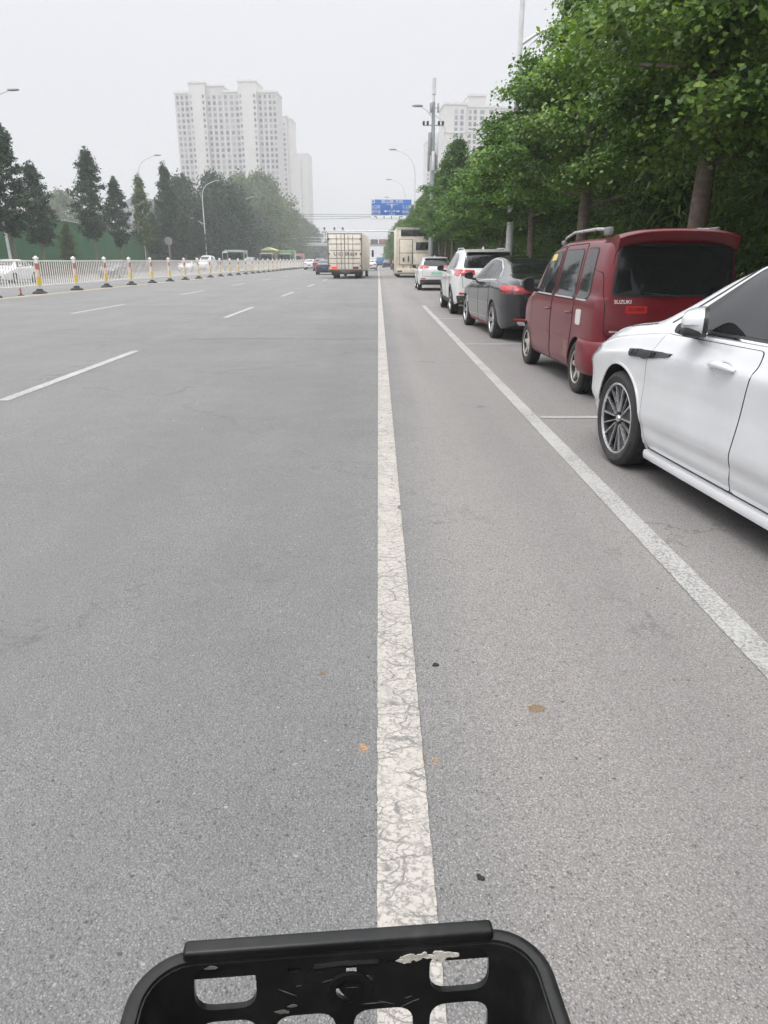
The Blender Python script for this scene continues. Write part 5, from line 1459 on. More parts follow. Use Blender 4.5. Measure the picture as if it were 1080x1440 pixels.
for sx in (-1, 1):
    q = MB(); q.tube([(0, 0, 11.3), (-0.5, 0, 11.85), (-0.9, 0, 12.05)] if sx < 0 else [(0, 0, 11.6), (0.5, 0, 11.3), (0.95, 0, 10.5), (1.05, 0, 9.0)], 0.035, 8); a = q.build('arm', M_POLE, ms)
    if sx < 0:
        q = MB(); q.ellipsoid((-1.2, 0, 12.15), (0.42, 0.16, 0.09), 12, 6, 0.7); q.build('lamp_head', M_GREYM, a)
    q = MB(); q.box((sx * 0.4, 0, 10.85), (0.7, 0.06, 0.06)); cb_ = q.build('crossbar', M_GREYM, ms)
    for dx in (0.42, 0.72):
        q = MB(); q.box((sx * dx, 0, 11.0), (0.16, 0.28, 0.26), 0.03); q.build('camera', M_TRIM, cb_)

# blue direction sign on its cantilever
M_BLUE = mat('sign_blue', (0.025, 0.13, 0.45), 0.5, var=0.08, scale=0.6)
M_SIGNW = mat('sign_white', (0.72, 0.74, 0.76), 0.5, var=0.03)
M_SIGNB = mat('sign_black', (0.04, 0.045, 0.06), 0.6)
sgn = thing('direction_sign', 'big blue overhead direction sign with white lettering over the lane arrows', 'road sign', (1.9, 110, 8.22))
sgn.scale = (0.96, 1, 0.84)
q = MB(); q.box((0, 0, 0.32), (6.0, 0.08, 2.55), 0.03); pb = q.build('sign_board', M_BLUE, sgn)
q = MB(); q.box((0, -0.005, -1.27), (6.0, 0.075, 0.55), 0.02); lb_ = q.build('lane_strip', M_SIGNW, sgn)
def sgtxt(s, x, z, size, parent=pb, m=M_SIGNW):
    o = text_mesh(s, size, 0.004, m, 'lettering', parent); o.rotation_euler = (PI / 2, 0, 0); o.location = (x, -0.052, z); return o
sgtxt('嵩山路 方向', 0.1, 1.22, 0.62); sgtxt('SONGSHAN LU', 0.1, 0.80, 0.24)
sgtxt('王口路', -2.35, 0.42, 0.46); sgtxt('WANGKOU LU', -2.25, 0.10, 0.19)
sgtxt('郑平路', -2.3, -0.38, 0.46); sgtxt('ZHENGPING LU', -2.2, -0.72, 0.19)
sgtxt('工人路', 2.25, 0.42, 0.46); sgtxt('GONGREN LU', 2.3, 0.10, 0.19)
sgtxt('陇海路', 2.25, -0.38, 0.46); sgtxt('LONGHAI LU', 2.3, -0.72, 0.19)
sgtxt('长江路', 0.05, -0.26, 0.34); sgtxt('京广路', 0.05, -0.80, 0.30)
q = MB()
Y_ = -0.05
q.box((0.05, Y_, 0.38), (0.10, 0.012, 0.42)); q.prism([(-0.17, 0.55), (0.27, 0.55), (0.05, 0.80)], lambda u, v, w_: (u, w_, v), Y_ - 0.007, Y_ + 0.007)
q.build('arrow', M_SIGNW, pb, 0)
q = MB(); q.box((0.05, Y_, -0.55), (0.10, 0.012, 0.18)); q.build('arrow', M_SIGNW, pb, 0)
for sx in (-1, 1):
    q = MB(); q.box((0.05 + sx * 0.72, Y_, -0.26), (0.34, 0.012, 0.10)); q.prism([(0.05 + sx * 0.88, -0.06), (0.05 + sx * 0.88, -0.46), (0.05 + sx * 1.18, -0.26)], lambda u, v, w_: (u, w_, v), Y_ - 0.007, Y_ + 0.007)
    q.build('arrow', M_SIGNW, pb, 0)
q = MB(); frame_rect(q, -2.92, -2.52, 1.05, 1.48, Y_, 0.08); q.build('route_box', M_SIGNW, pb, 0)
q = MB(); frame_rect(q, -2.96, 2.96, -0.92, 1.56, Y_ + 0.004, 0.04); q.build('sign_border', M_SIGNW, pb, 0)
for k, (x, kind) in enumerate(((-2.2, 'L'), (-1.1, 'S'), (0.0, 'S'), (1.2, 'R'), (2.3, 'R'))):
    q = MB(); q.box((x, -0.05, -1.32), (0.09, 0.012, 0.34))
    if kind == 'S': q.prism([(x - 0.16, -1.17), (x + 0.16, -1.17), (x, -1.02)], lambda u, v, w_: (u, w_, v), -0.057, -0.045)
    else:
        s = -1 if kind == 'L' else 1
        q.box((x + s * 0.12, -0.05, -1.12), (0.28, 0.0115, 0.09)); q.prism([(x + s * 0.24, -1.26), (x + s * 0.24, -0.99), (x + s * 0.44, -1.125)], lambda u, v, w_: (u, w_, v), -0.057, -0.045)
    q.build('lane_arrow', M_SIGNB, lb_, 0)
for z in (0.8, -0.4):
    q = MB(); q.tube([(-2.9, 0.16, z), (4.3, 0.16, z)], 0.11, 10); q.build('crossbeam', M_POLE, sgn)
q = MB(); q.tube([(4.0, 0.3, -9.7), (4.0, 0.3, 1.3)], 0.2, 12); q.build('pole', M_POLE, sgn)

# white camera gantry beyond
gt = thing('camera_gantry', 'thin white gantry arm with small traffic cameras over the box truck', 'gantry', (7.5, 138, 0.1))
q = MB(); q.tube([(0, 0, 0), (0, 0, 6.6)], [0.17, 0.14], 10); q.build('pole', M_POLE, gt)
q = MB(); q.tube([(0, 0, 6.2), (-9, 0, 6.28), (-17.4, 0, 6.3)], [0.12, 0.10, 0.07], 8); arm = q.build('arm', M_POLE, gt)
for x in (-17.2, -15.4, -13.9):
    q = MB(); q.box((x, -0.1, 6.72), (0.35, 0.5, 0.3), 0.04); q.tube([(x, 0, 6.28), (x, 0, 6.6)], 0.05, 6); q.build('camera', M_TRIM, arm)
# T-shaped gantries beyond the railing
for (x, y, z, l, lb) in ((-29.6, 154, 8.0, 7.0, 'T-shaped grey sign gantry seen edge-on over the green lorry'), (-29.4, 236, 7.6, 5.6, 'thin grey gantry arm over the far end of the railing')):
    t = thing('sign_gantry', lb, 'gantry', (x, y, 0.1), 0)
    q = MB(); q.tube([(0, 0, 0), (0, 0, z)], [0.26, 0.2], 10); q.build('pole', M_POLE, t)
    q = MB(); q.box((1.2, 0, z), (l, 0.5, 0.28), 0.03); b = q.build('crossbeam', M_GREYM, t)
    q = MB(); q.box((0.6, -0.25, z - 2.3), (0.5, 0.3, 0.35), 0.03); q.build('camera', M_POLE, t)
# round sign seen from behind
t = thing('round_sign', 'round grey traffic sign seen from behind on a short post near the green wall', 'road sign', (-29.2, 106, 0.1))
q = MB(); q.tube([(0, 0, 0), (0, 0, 4.2)], 0.05, 8); q.build('post', M_GREYM, t)
q = MB(); q.lathe([(0, -0.02), (0.55, -0.02), (0.57, 0.0), (0.55, 0.02), (0, 0.02)], 24, 'Y', (0, 0, 3.8)); q.build('sign_disc', M_GREYM, t)
# cables across the road
M_WIRE = mat('black_cable', (0.03, 0.03, 0.03), 0.7)
for k, (y, z0, z1, sag) in enumerate(((150, 10.6, 10.0, 0.5), (150.5, 10.1, 9.7, 0.4), (152, 9.6, 10.0, 0.7))):
    q = MB(); q.tube([(-32 + 42 * i / 14, y, z0 + (z1 - z0) * i / 14 - sag * 4 * (i / 14) * (1 - i / 14)) for i in range(15)], 0.035, 5)
    tag(q.build('overhead_cable', M_WIRE), ('highest', 'middle', 'lowest')[k] + ' of the three overhead cables crossing the road left of the blue sign', 'cable', 'overhead cables')
for x, lb in ((-32, 'timber-grey cable pole among the hazy trees on the far side'), (10, 'cable pole hidden in the right-hand trees')):
    t = thing('utility_pole', lb, 'pole', (x, 150.5, 0.0))
    q = MB(); q.tube([(0, 0, 0), (0, 0, 11.0)], [0.17, 0.11], 10); q.build('shaft', M_GREYM, t)
    q = MB(); q.box((0, 0.4, 10.2), (0.12, 3.2, 0.12), 0.01); q.build('crossarm', M_GREYM, t)
# the far footbridge with its signal boards
fb = thing('footbridge', 'pale footbridge crossing the far end of the road behind the box truck', 'bridge', (-6, 270, -1.35))
q = MB(); q.box((0, 0, 8.0), (56, 3.0, 1.1), 0.05); q.build('deck', mat('pale_concrete', (0.42, 0.41, 0.40), 0.8, var=0.1), fb)
q = MB(); q.box((0, -1.5, 9.3), (56, 0.08, 0.12)); q.box((0, -1.5, 10.4), (56, 0.1, 0.14)); 
for k in range(29): q.box((-28 + 2 * k, -1.5, 9.4), (0.08, 0.09, 1.9))
q.build('parapet', M_POLE, fb, 0)
for x in (-27, -7.9, 26):
    q = MB(); q.box((x, 0, 4.5), (1.2, 1.2, 6.2), 0.05); q.build('pier', mat('pale_concrete', (0.42, 0.41, 0.40), 0.8), fb)
for x, m in ((6.2, M_SIGNB), (9.2, mat('maroon_board', (0.22, 0.06, 0.06), 0.6))):
    q = MB(); q.box((x - 1.6, -1.7, 9.0), (2.6, 0.15, 1.5), 0.02); q.build('signal_board', m, fb)
# ================================================================== BUILDINGS
def render_wall(name, col, var=0.06):
    return mat(name, col, 0.85, var=var, scale=0.12, dirt=((col[0] * 0.7, col[1] * 0.7, col[2] * 0.7), 0.4, 0.3))
M_TWR = render_wall('tower_render', (0.46, 0.44, 0.42))
M_TWR2 = render_wall('tower_render_pale', (0.55, 0.53, 0.51))
def window_mat():
    """Panes that differ one from the next: dark rooms, drawn curtains, glazed-in balconies."""
    m, t, p = new_mat('tower_window')
    g = node(t, 'ShaderNodeNewGeometry'); o = node(t, 'ShaderNodeObjectInfo')
    k = mathn(t, 'FRACT', mathn(t, 'ADD', g.outputs['Random Per Island'], o.outputs['Random']))
    c = ramp(t, k, [(0.0, (0.03, 0.035, 0.05)), (0.45, (0.07, 0.08, 0.11)), (0.75, (0.16, 0.17, 0.21)), (0.92, (0.32, 0.31, 0.32))])
    t.links.new(c, p.inputs['Base Color']); p.inputs['Roughness'].default_value = 0.25
    return m
M_TWIN = window_mat()
M_TSILL = render_wall('tower_band', (0.60, 0.58, 0.56))
def tower(label, loc, rz, blocks, wins, group='apartment towers', bands=()):
    """blocks: (x0, x1, y0, y1, z1, material); wins: (x, y, z, w, h, face) face 'F' (-Y) or 'R' (+X)."""
    t = thing('apartment_tower', label, 'tower', loc, rz, group)
    for (x0, x1, y0, y1, z1, m) in blocks:
        q = MB(); q.box(((x0 + x1) / 2, (y0 + y1) / 2, z1 / 2), (x1 - x0, y1 - y0, z1)); w = q.build('wall', m, t, 0)
        q = MB(); cx, cy = (x0 + x1) / 2, (y0 + y1) / 2
        q.box((cx, y0 - 0.2, z1 + 0.35), (x1 - x0 + 0.8, 0.4, 1.1)); q.box((cx, y1 + 0.2, z1 + 0.35), (x1 - x0 + 0.8, 0.4, 1.1)); q.box((x0 - 0.2, cy, z1 + 0.34), (0.4, y1 - y0, 1.1)); q.box((x1 + 0.2, cy, z1 + 0.34), (0.4, y1 - y0, 1.1))
        q.build('parapet', M_TSILL, w, 0)
    for b in bands:
        q = MB(); q.box(b[0], b[1]); q.build('pilaster', M_TSILL, t, 0)
    wins = sorted(wins, key=lambda w: (w[5] != 'F', -w[2]))
    rest = MB()
    for k, (x, y, z, w, h, f) in enumerate(wins):
        mb = MB() if k < 96 else rest
        if f == 'F': mb.box((x, y - 0.06, z), (w, 0.3, h))
        else: mb.box((x + 0.06, y, z), (0.3, w, h))
        if k < 96: mb.build('window', M_TWIN, t, 0)
    if rest.v:
        o = rest.build('windows', M_TWIN, t, 0); o['kind'] = 'stuff'
    return t

# the broad tower: x in metres from its left corner
B = [(0, 10, 0, 15, 90, M_TWR), (9.0, 18.2, -2.0, 16, 94.6, M_TWR2), (18.2, 28, 0.4, 15, 93.4, M_TWR), (28, 37.6, 0, 15, 90.3, M_TWR), (37.0, 47.2, -2.0, 16, 95, M_TWR2), (47.2, 58.0, 0.2, 16, 90, M_TWR)]
Wn = []
for f in range(30):
    z = 1.5 + 2.98 * f
    for x in (1.7, 4.3, 7.0): Wn.append((x, 0, z, 1.4, 1.7, 'F'))
    for x in (9.9, 17.0): Wn.append((x, -2.0, z, 1.1, 1.6, 'F'))
    for x in (19.6, 22.6, 25.8): Wn.append((x, 0.4, z, 1.5, 1.7, 'F'))
    for x in (29.2, 32.6, 35.6): Wn.append((x, 0, z, 1.6, 1.7, 'F'))
    for x in (38.1, 46.0): Wn.append((x, -2.0, z, 1.1, 1.6, 'F'))
    for x in (48.8, 51.6, 54.4, 56.8): Wn.append((x, 0.2, z, 1.4, 1.7, 'F'))
bands = [((x, -0.12 + dy, 44), (0.5, 0.5, 88.5)) for x, dy in ((3.0, 0), (5.6, 0), (21.1, 0.4), (24.2, 0.4), (28.0, 0), (30.9, 0), (50.2, 0.2), (53.0, 0.2))]
tower('broad apartment tower rising above the dense trees on the far side', (-114.8, 457, 0), R(-4), B, Wn, bands=bands)
B = [(0, 11, 0, 22, 90, M_TWR), (11, 13.5, 2, 20, 88.6, M_TWR2)]
Wn = [(x, 0, 1.5 + 3.0 * f, 1.4, 1.6, 'F') for f in range(29) for x in (3.0, 6.2, 9.2)]
tower('narrow apartment tower stepping down behind the broad one', (-70.8, 525, 0), R(-4), B, Wn)
B = [(0, 9, 0, 26, 83, M_TWR2), (9, 19, -3, 24, 84.6, M_TWR)]
Wn = [(x, y, 2.2 + 2.85 * f, 1.0, 1.5, 'F') for f in range(28) for x, y in ((2.5, 0), (6.5, 0), (13.5, -3))]
tower('farthest pale tower beside the left tower group', (-77.5, 660, 0), R(-3), B, Wn)
B = [(0, 12, 0, 20, 79, M_TWR2), (12, 31, 1.0, 20, 78, M_TWR2), (13.0, 22.6, 3, 18, 83.6, M_TWR2), (31, 46, 2.5, 20, 78, M_TWR2)]
Wn = []
for f in range(27):
    z = 1.6 + 2.85 * f
    for x in (6.5, 9.6): Wn.append((x, 0, z, 1.6, 1.8, 'F'))
    for x in (14.2, 16.8, 20.6, 25.5): Wn.append((x, 1.0, z, 1.5 if x < 20 else 2.3, 1.8, 'F'))
    for x in (33, 37, 41): Wn.append((x, 2.5, z, 1.8, 1.8, 'F'))
bands = [((x, 0.9, 39), (0.6, 0.5, 77.0)) for x in (12.8, 18.7, 28.0)] + [((5.9, -0.15, 66), (12.4, 0.5, 0.9)), ((22, 0.85, 66.6), (17.5, 0.5, 0.9))]
tower('pale apartment tower half hidden behind the right-hand trees', (35.0, 425, 0), R(3), B, Wn, bands=bands)
B = [(0, 6, 0, 18, 80, M_TWR2), (6, 26, 2, 18, 84.5, M_TWR2)]
Wn = [(x, 0, 2.2 + 2.85 * f, 1.3, 1.6, 'F') for f in range(27) for x in (1.5, 4.3, 8)]
tower('faint lower tower behind the antenna mast', (34.3, 560, 0), R(3), B, Wn)
hb = thing('hall', 'low grey hall roof showing between the conifers on the far side', 'building', (-104, 320, 0))
q = MB(); q.box((6, 8, 11.5), (17, 16, 23)); w = q.build('wall', render_wall('grey_render', (0.25, 0.25, 0.26)), hb, 0)
q = MB(); q.prism([(-3.2, 22.9), (15.2, 22.9), (13, 24.9), (3, 26)], lambda u, v, t: (u, t, v), -0.4, 16.4); q.build('roof', mat('grey_roof', (0.2, 0.2, 0.21), 0.8), hb, 0)
for x in (0, 4, 8, 12):
    for z in (15, 19): 
        q = MB(); q.box((x, -0.02, z), (1.8, 0.3, 1.8)); q.build('window', M_TWIN, hb, 0)

# the green hoarding on the far side
M_HOARD = mat('green_netting', (0.012, 0.105, 0.024), 0.75, var=0.25, scale=0.8, bmp=0.2, dirt=((0.02, 0.06, 0.03), 0.6, 0.35))
hd = thing('green_hoarding', 'long green netted hoarding behind the conifers on the far side', 'hoarding', (0, 0, 0))
q = MB(); rng = random.Random(8)
N = 90; vs = []; 
for i in range(N + 1):
    y = 40 + 125 * i / N
    z = 6.1 - 2.0 * max(0, (y - 95) / 70) + 0.12 * math.sin(y * 0.9) + rng.uniform(-0.06, 0.06)
    x = -38.6 - 0.01 * (y - 40) + 0.16 * math.sin(y * 1.9) + rng.uniform(-0.05, 0.05)
    for zz, bx_ in ((0, 0.0), (0.25, 0.1), (0.5, -0.05), (0.75, 0.08), (1.0, 0)):
        vs.append((x + bx_ + rng.uniform(-0.05, 0.05), y, zz * z))
    for zz in (1.0, 0): vs.append((x - 0.35, y, zz * z))
m_ = 7
q.add(vs, [(i * m_ + k, i * m_ + (k + 1) % m_, (i + 1) * m_ + (k + 1) % m_, (i + 1) * m_ + k) for i in range(N) for k in range(m_)] + [tuple(range(m_)), tuple(N * m_ + k for k in range(m_ - 1, -1, -1))])
q.build('netting', M_HOARD, hd, 60)
q = MB(); q.tube([(-38.4 - 0.01 * (y - 40), y, 6.1 - 2.0 * max(0, (y - 95) / 70)) for y in range(40, 166, 3)], 0.06, 6); q.build('top_rail', M_GREYM, hd)
# ================================================================== TREES AND PLANTS
def leaf_mat(name, dark, light, trans=0.3, scale=0.9):
    m, t, p = new_mat(name)
    g = node(t, 'ShaderNodeNewGeometry')
    v = wcoords(t)
    n = noise(t, v, scale, 3, 0.6)
    a = ramp(t, n, [(0.32, dark), (0.68, light)])
    r = ramp(t, g.outputs['Random Per Island'], [(0.0, (0.62, 0.68, 0.6)), (0.5, (1, 1, 1)), (0.85, (1.35, 1.25, 1.0)), (1.0, (1.9, 1.45, 0.9))])
    c = mixc(t, 1.0, a, r, 'MULTIPLY')
    t.links.new(c, p.inputs['Base Color'])
    p.inputs['Roughness'].default_value = 0.42
    p.inputs['Specular IOR Level'].default_value = 0.5 if light[1] > 0.2 else 0.2
    tr = node(t, 'ShaderNodeBsdfTranslucent')
    hs = node(t, 'ShaderNodeHueSaturation'); hs.inputs['Value'].default_value = 1.25; hs.inputs['Saturation'].default_value = 1.15
    t.links.new(c, hs.inputs['Color']); t.links.new(hs.outputs[0], tr.inputs[0])
    mx = node(t, 'ShaderNodeMixShader'); mx.inputs[0].default_value = trans
    out = t.nodes['Material Output']
    t.links.new(p.outputs[0], mx.inputs[1]); t.links.new(tr.outputs[0], mx.inputs[2]); t.links.new(mx.outputs[0], out.inputs[0])
    return m
M_BARK = mat('bark', (0.16, 0.125, 0.10), 0.95, var=0.45, scale=9, bmp=0.6)
L_GINKGO = leaf_mat('ginkgo_leaves', (0.050, 0.118, 0.022), (0.170, 0.280, 0.062))
L_GINKGO2 = leaf_mat('deep_green_ginkgo_leaves', (0.034, 0.088, 0.018), (0.105, 0.200, 0.042))
L_DARK = leaf_mat('dark_leaves', (0.022, 0.050, 0.016), (0.050, 0.095, 0.028))
L_CONIF = leaf_mat('blue_green_needles', (0.008, 0.030, 0.010), (0.022, 0.060, 0.020), 0.12)
L_PALE = leaf_mat('pale_green_leaves', (0.05, 0.085, 0.030), (0.10, 0.15, 0.05), 0.2)  # own green of the pale conifers; also lends haze to the far trees
L_SHRUB = leaf_mat('shrub_leaves', (0.035, 0.080, 0.018), (0.095, 0.17, 0.035))
L_WILLOW = leaf_mat('willow_leaves', (0.040, 0.080, 0.022), (0.085, 0.14, 0.04))

def leaves_at(rng, C, size, outw, up=0.8, shape='fan', tilt=0.6, droop=0.0):
    """C: (n,3) leaf centres; outw: (n,3) outward directions. One small folded face per leaf."""
    n = len(C)
    N = outw * 0.5 + np.array([0, 0, up]) + rng.normal(0, tilt, (n, 3))
    N /= np.linalg.norm(N, axis=1)[:, None] + 1e-9
    A = outw + rng.normal(0, 0.7, (n, 3)); A[:, 2] -= droop
    T = A - N * np.sum(A * N, axis=1)[:, None]; T /= np.linalg.norm(T, axis=1)[:, None] + 1e-9
    Bv = np.cross(N, T)
    s = (size * rng.uniform(0.65, 1.3, n))[:, None]
    if shape == 'fan': wx, wt, fold, tip = 0.55, 0.22, 0.12, 0.45
    elif shape == 'blade': wx, wt, fold, tip = 0.09, 0.0, 0.02, 0.6
    else: wx, wt, fold, tip = 0.30, 0.0, 0.08, 0.55
    V = np.empty((n, 4, 3))
    V[:, 0] = C - T * s * 0.5
    V[:, 1] = C + Bv * s * wx + T * s * wt + N * s * fold
    V[:, 2] = C + T * s * tip
    V[:, 3] = C - Bv * s * wx + T * s * wt + N * s * fold
    return V.reshape(-1, 3)

def tree_meshes(name, seed, H, z0, prof, nlimb, nclump, nleaf, size, leafm, rise=0.5, spread=0.42, flat=0.5, trunk_r=0.13, shape='fan', up=0.8, tilt=0.6, lean=0.02, jag=0.25, droop=0.0, stems=1):
    rng = np.random.default_rng(seed); rnd = random.Random(seed)
    tb = MB(); C = []; O = []
    for st in range(stems):
        sa = 2 * PI * st / stems; sr = 0.0 if stems == 1 else 0.3
        base = Vector((sr * math.cos(sa), sr * math.sin(sa), 0))
        def axis(z):
            q = z / H
            return Vector((base.x * (1 + 1.2 * q) + lean * H * q * math.sin(seed + 2.2 * q * 3) * 0.6 , base.y * (1 + 1.2 * q) + lean * H * q * math.cos(seed * 1.7 + q * 4) * 0.6, z))
        zs = [-0.12, 0.1, 0.4] + [H * 0.97 * k / 12 for k in range(1, 13)]
        zs = sorted(set(zs))
        tb.tube([axis(max(z, 0)) + Vector((0, 0, min(z, 0))) for z in zs], [trunk_r * (1.35 if z < 0.05 else 1.12 if z < 0.3 else 1.0) * max(0.10, 1 - 0.93 * max(z, 0) / H) for z in zs], 9)
        for i in range(nlimb // stems):
            t = (i + rnd.uniform(0.1, 0.9)) / (nlimb // stems)
            za = z0 + (H - z0) * 0.94 * t
            az = i * 2.39996 + rnd.uniform(-0.4, 0.4) + sa
            Ln = prof(t) * (1 + rnd.uniform(-jag, jag))
            zr = rise * Ln * rnd.uniform(0.5, 1.2)
            a = axis(max(0.2, za - 0.4 * zr)); d = Vector((math.cos(az), math.sin(az), 0))
            pts = [a + d * Ln * f + Vector((0, 0, zr * f ** 1.3 - droop * Ln * f * f)) + Vector((rnd.uniform(-1, 1), rnd.uniform(-1, 1), 0)) * 0.04 * Ln * f for f in (0, 0.3, 0.6, 0.95)]
            tb.tube(pts, [trunk_r * 0.36 * (1 - 0.7 * t), trunk_r * 0.26 * (1 - 0.7 * t), trunk_r * 0.16 * (1 - 0.6 * t), trunk_r * 0.05], 5)
            for c in range(nclump):
                f = rnd.uniform(0.18, 1.04) ** 0.75
                k = min(2, int(f * 3)); 
                p = a + d * Ln * f + Vector((0, 0, zr * f ** 1.3 - droop * Ln * f * f))
                side = Vector((-d.y, d.x, 0)) * rnd.gauss(0, 0.26 * Ln * (0.4 + f * 0.6))
                p = p + side + Vector((0, 0, rnd.gauss(0, 0.12 * spread)))
                C.append(p[:]); O.append((d + side * 0.4)[:])
        # a tuft at the top
        for c in range(4):
            p = axis(H * (0.9 + 0.03 * c)); C.append(p[:]); O.append((rnd.uniform(-1, 1), rnd.uniform(-1, 1), 0.6))
    C = np.array(C); O = np.array(O); O /= np.linalg.norm(O, axis=1)[:, None] + 1e-9
    w = rng.uniform(0.4, 1.6, len(C)); w /= w.sum()
    idx = rng.choice(len(C), nleaf, p=w)
    off = rng.normal(0, 1, (nleaf, 3)) * np.array([spread, spread, spread * flat])
    P = C[idx] + off * 0.75
    # sprays sag away from their twig
    P[:, 2] -= 0.35 * (off[:, 0] ** 2 + off[:, 1] ** 2)
    P = P[P[:, 2] > 0.08]; 
    n = len(P); idx = idx[:n]
    O2 = P - np.array([0, 0, 1]) * P[:, 2:3]; O2 = O2 / (np.linalg.norm(O2, axis=1)[:, None] + 1e-9)
    me = np_mesh('crown', leaves_at(rng, P, size, O2, up, shape, tilt, droop * 1.5), 4, leafm)
    to = tb.build('trunk', M_BARK, None, 60); tm = to.data; bpy.data.objects.remove(to)
    return tm, me

def put_tree(kind, meshes, label, group, x, y, s=1.0, rz=0.0, z=0.0, cat='tree', sz=None):
    t = thing(kind, label, cat, (x, y, z), rz, group)
    t.scale = (s, s, sz or s)
    link('stems' if cat == 'shrub' else 'trunk', meshes[0], t); link('foliage' if cat == 'shrub' else 'crown', meshes[1], t)
    return t

def prof_round(r): return lambda t: r * (0.62 + 0.55 * math.sin(PI * min(1, 0.12 + t * 0.9))) * (1 - 0.55 * max(0, t - 0.6) / 0.4)
def prof_gk(r): return lambda t: r * (0.80 + 0.45 * t / 0.25 if t < 0.25 else 1.25 * (1 - 0.86 * ((t - 0.25) / 0.75) ** 0.85))
def prof_cone(r): return lambda t: r * (0.75 + 0.45 * t / 0.22 if t < 0.22 else 1.2 * (1 - (t - 0.22) / 0.78) ** 0.75 + 0.10)
GK_NEAR = [tree_meshes('ginkgo', s, 9.6, 2.7, prof_gk(2.0), 40, 10, 88000, 0.076, L_GINKGO, 0.32, 0.33, 0.42, 0.17) for s in (11, 12)]
GK_NEAR.append(tree_meshes('ginkgo', 13, 9.6, 2.6, lambda t: 2.05 if t < 0.24 else max(0.30, 2.05 - 4.6 * (t - 0.24)), 44, 10, 70000, 0.078, L_GINKGO, 0.25, 0.27, 0.42, 0.17))
GK_MID = [tree_meshes('ginkgo', s, 9.4, 3.3, prof_gk(2.0), 32, 8, 34000, 0.112, L_GINKGO2, 0.35, 0.31, 0.42, 0.15) for s in (21, 22, 23)]
GK_FAR = [tree_meshes('ginkgo', s, 9.2, 1.6, prof_round(2.2), 24, 7, 5200, 0.30, L_GINKGO2, 0.35, 0.5, 0.5, 0.15) for s in (31, 32)]
rr = random.Random(5)
GKS = [(0.95, 1.0), (1.08, 1.02), (0.98, 1.04), (0.95, 0.76), (0.9, 0.66), (0.85, 0.64), (0.85, 0.66), (0.86, 0.92), (0.85, 0.78)]      # spread and height of each, against the model tree
near_lab = {0: 'ginkgo street tree whose lowest sprays hang over the white saloon at the top right corner', 1: 'ginkgo street tree with a bare pale trunk rising behind the red van', 2: 'ginkgo street tree behind the front of the red van',
            3: 'slim ginkgo street tree just right of the white lamp post', 4: 'ginkgo street tree standing behind the grey saloon, left of the white lamp post'}
for k in range(24):
    y = 5.75 + 6.3 * k
    ms_ = GK_NEAR[k] if k < 3 else GK_MID[k % 3]
    put_tree('ginkgo_tree', ms_, near_lab.get(k, '%s ginkgo street tree of the right-hand row, counting away from the camera' % ordinal(k + 1)), 'ginkgo trees along the kerb',
             4.98 + rr.uniform(-0.1, 0.1), y + rr.uniform(-0.25, 0.25), GKS[k][0] if k < len(GKS) else rr.uniform(0.86, 1.0), rr.uniform(0, 6.28), 0.12, sz=GKS[k][1] if k < len(GKS) else rr.uniform(0.80, 0.9))
for k in range(3):
    put_tree('ginkgo_tree', GK_MID[k], 'ginkgo street tree %s behind the camera' % ('just', 'a little farther', 'farthest')[k], 'ginkgo trees along the kerb', 5.0, -0.6 - 6.3 * k, 1.0, k * 2.0, 0.12)
for k in range(26):
    y = 157 + 7.5 * k + rr.uniform(-0.8, 0.8)
    put_tree('ginkgo_tree', GK_FAR[k % 2], '%s ginkgo of the hazy far end of the right-hand row' % ordinal(k + 1), 'hazy ginkgos at the far end of the row', 5.0 + rr.uniform(-0.3, 0.5), y, rr.uniform(0.9, 1.1), rr.uniform(0, 6.28), 0.0)

# the planted belt behind the pavement
BG = [tree_meshes('belt_tree', s, 9.0, 1.2, prof_round(2.6), 26, 9, 13000, 0.19, L_DARK, 0.5, 0.55, 0.6, 0.14, 'oval') for s in (41, 42, 43)]
SH = [tree_meshes('shrub', s, 2.7, 0.25, prof_round(1.3), 20, 7, 6500, 0.105, L_SHRUB, 0.6, 0.35, 0.7, 0.035, 'oval', stems=4) for s in (51, 52)]
SHD = [tree_meshes('shrub', 53, 1.7, 0.12, prof_round(1.25), 20, 8, 6500, 0.095, L_DARK, 0.5, 0.32, 0.7, 0.03, 'oval', stems=4)]
WI = tree_meshes('willow', 61, 8.5, 2.6, prof_round(2.3), 30, 8, 15000, 0.24, L_WILLOW, 0.35, 0.42, 1.5, 0.12, 'blade', 0.1, 0.5, droop=0.75)
n = 0
for row, (x, y0, y1, st) in enumerate(((9.6, 7, 130, 4.3), (13.2, 9, 130, 5.2), (9.4, -26, 6, 4.4))):
    y = y0
    while y < y1:
        n += 1
        put_tree('belt_tree', BG[n % 3], ('%s dark tree of the planted belt beside and behind the camera' % ordinal(n - n1)) if row == 2 else '%s dark tree of the %s row in the planted belt behind the ginkgos' % (ordinal(n if row == 0 else n - n0), ('front', 'rear')[row]), 'dark trees of the planted belt', x + rr.uniform(-0.8, 0.8), y + rr.uniform(-0.7, 0.7), rr.uniform(0.85, 1.12), rr.uniform(0, 6.28), 0.0)
        y += st
    if row == 0: n0 = n
    if row == 1: n1 = n
n = 0; y = -20.0
while y < 75:
    n += 1
    dk = n in (14, 15, 16)
    put_tree('shrub', SHD[0] if dk else SH[n % 2], '%s %s shrub of the low belt behind the pavement' % (ordinal(n), 'dark clipped' if dk else 'bushy green'), 'shrubs behind the pavement', 7.9 + rr.uniform(-0.4, 0.5), y, rr.uniform(0.85, 1.1), rr.uniform(0, 6.28), 0.0, 'shrub')
    y += 2.15
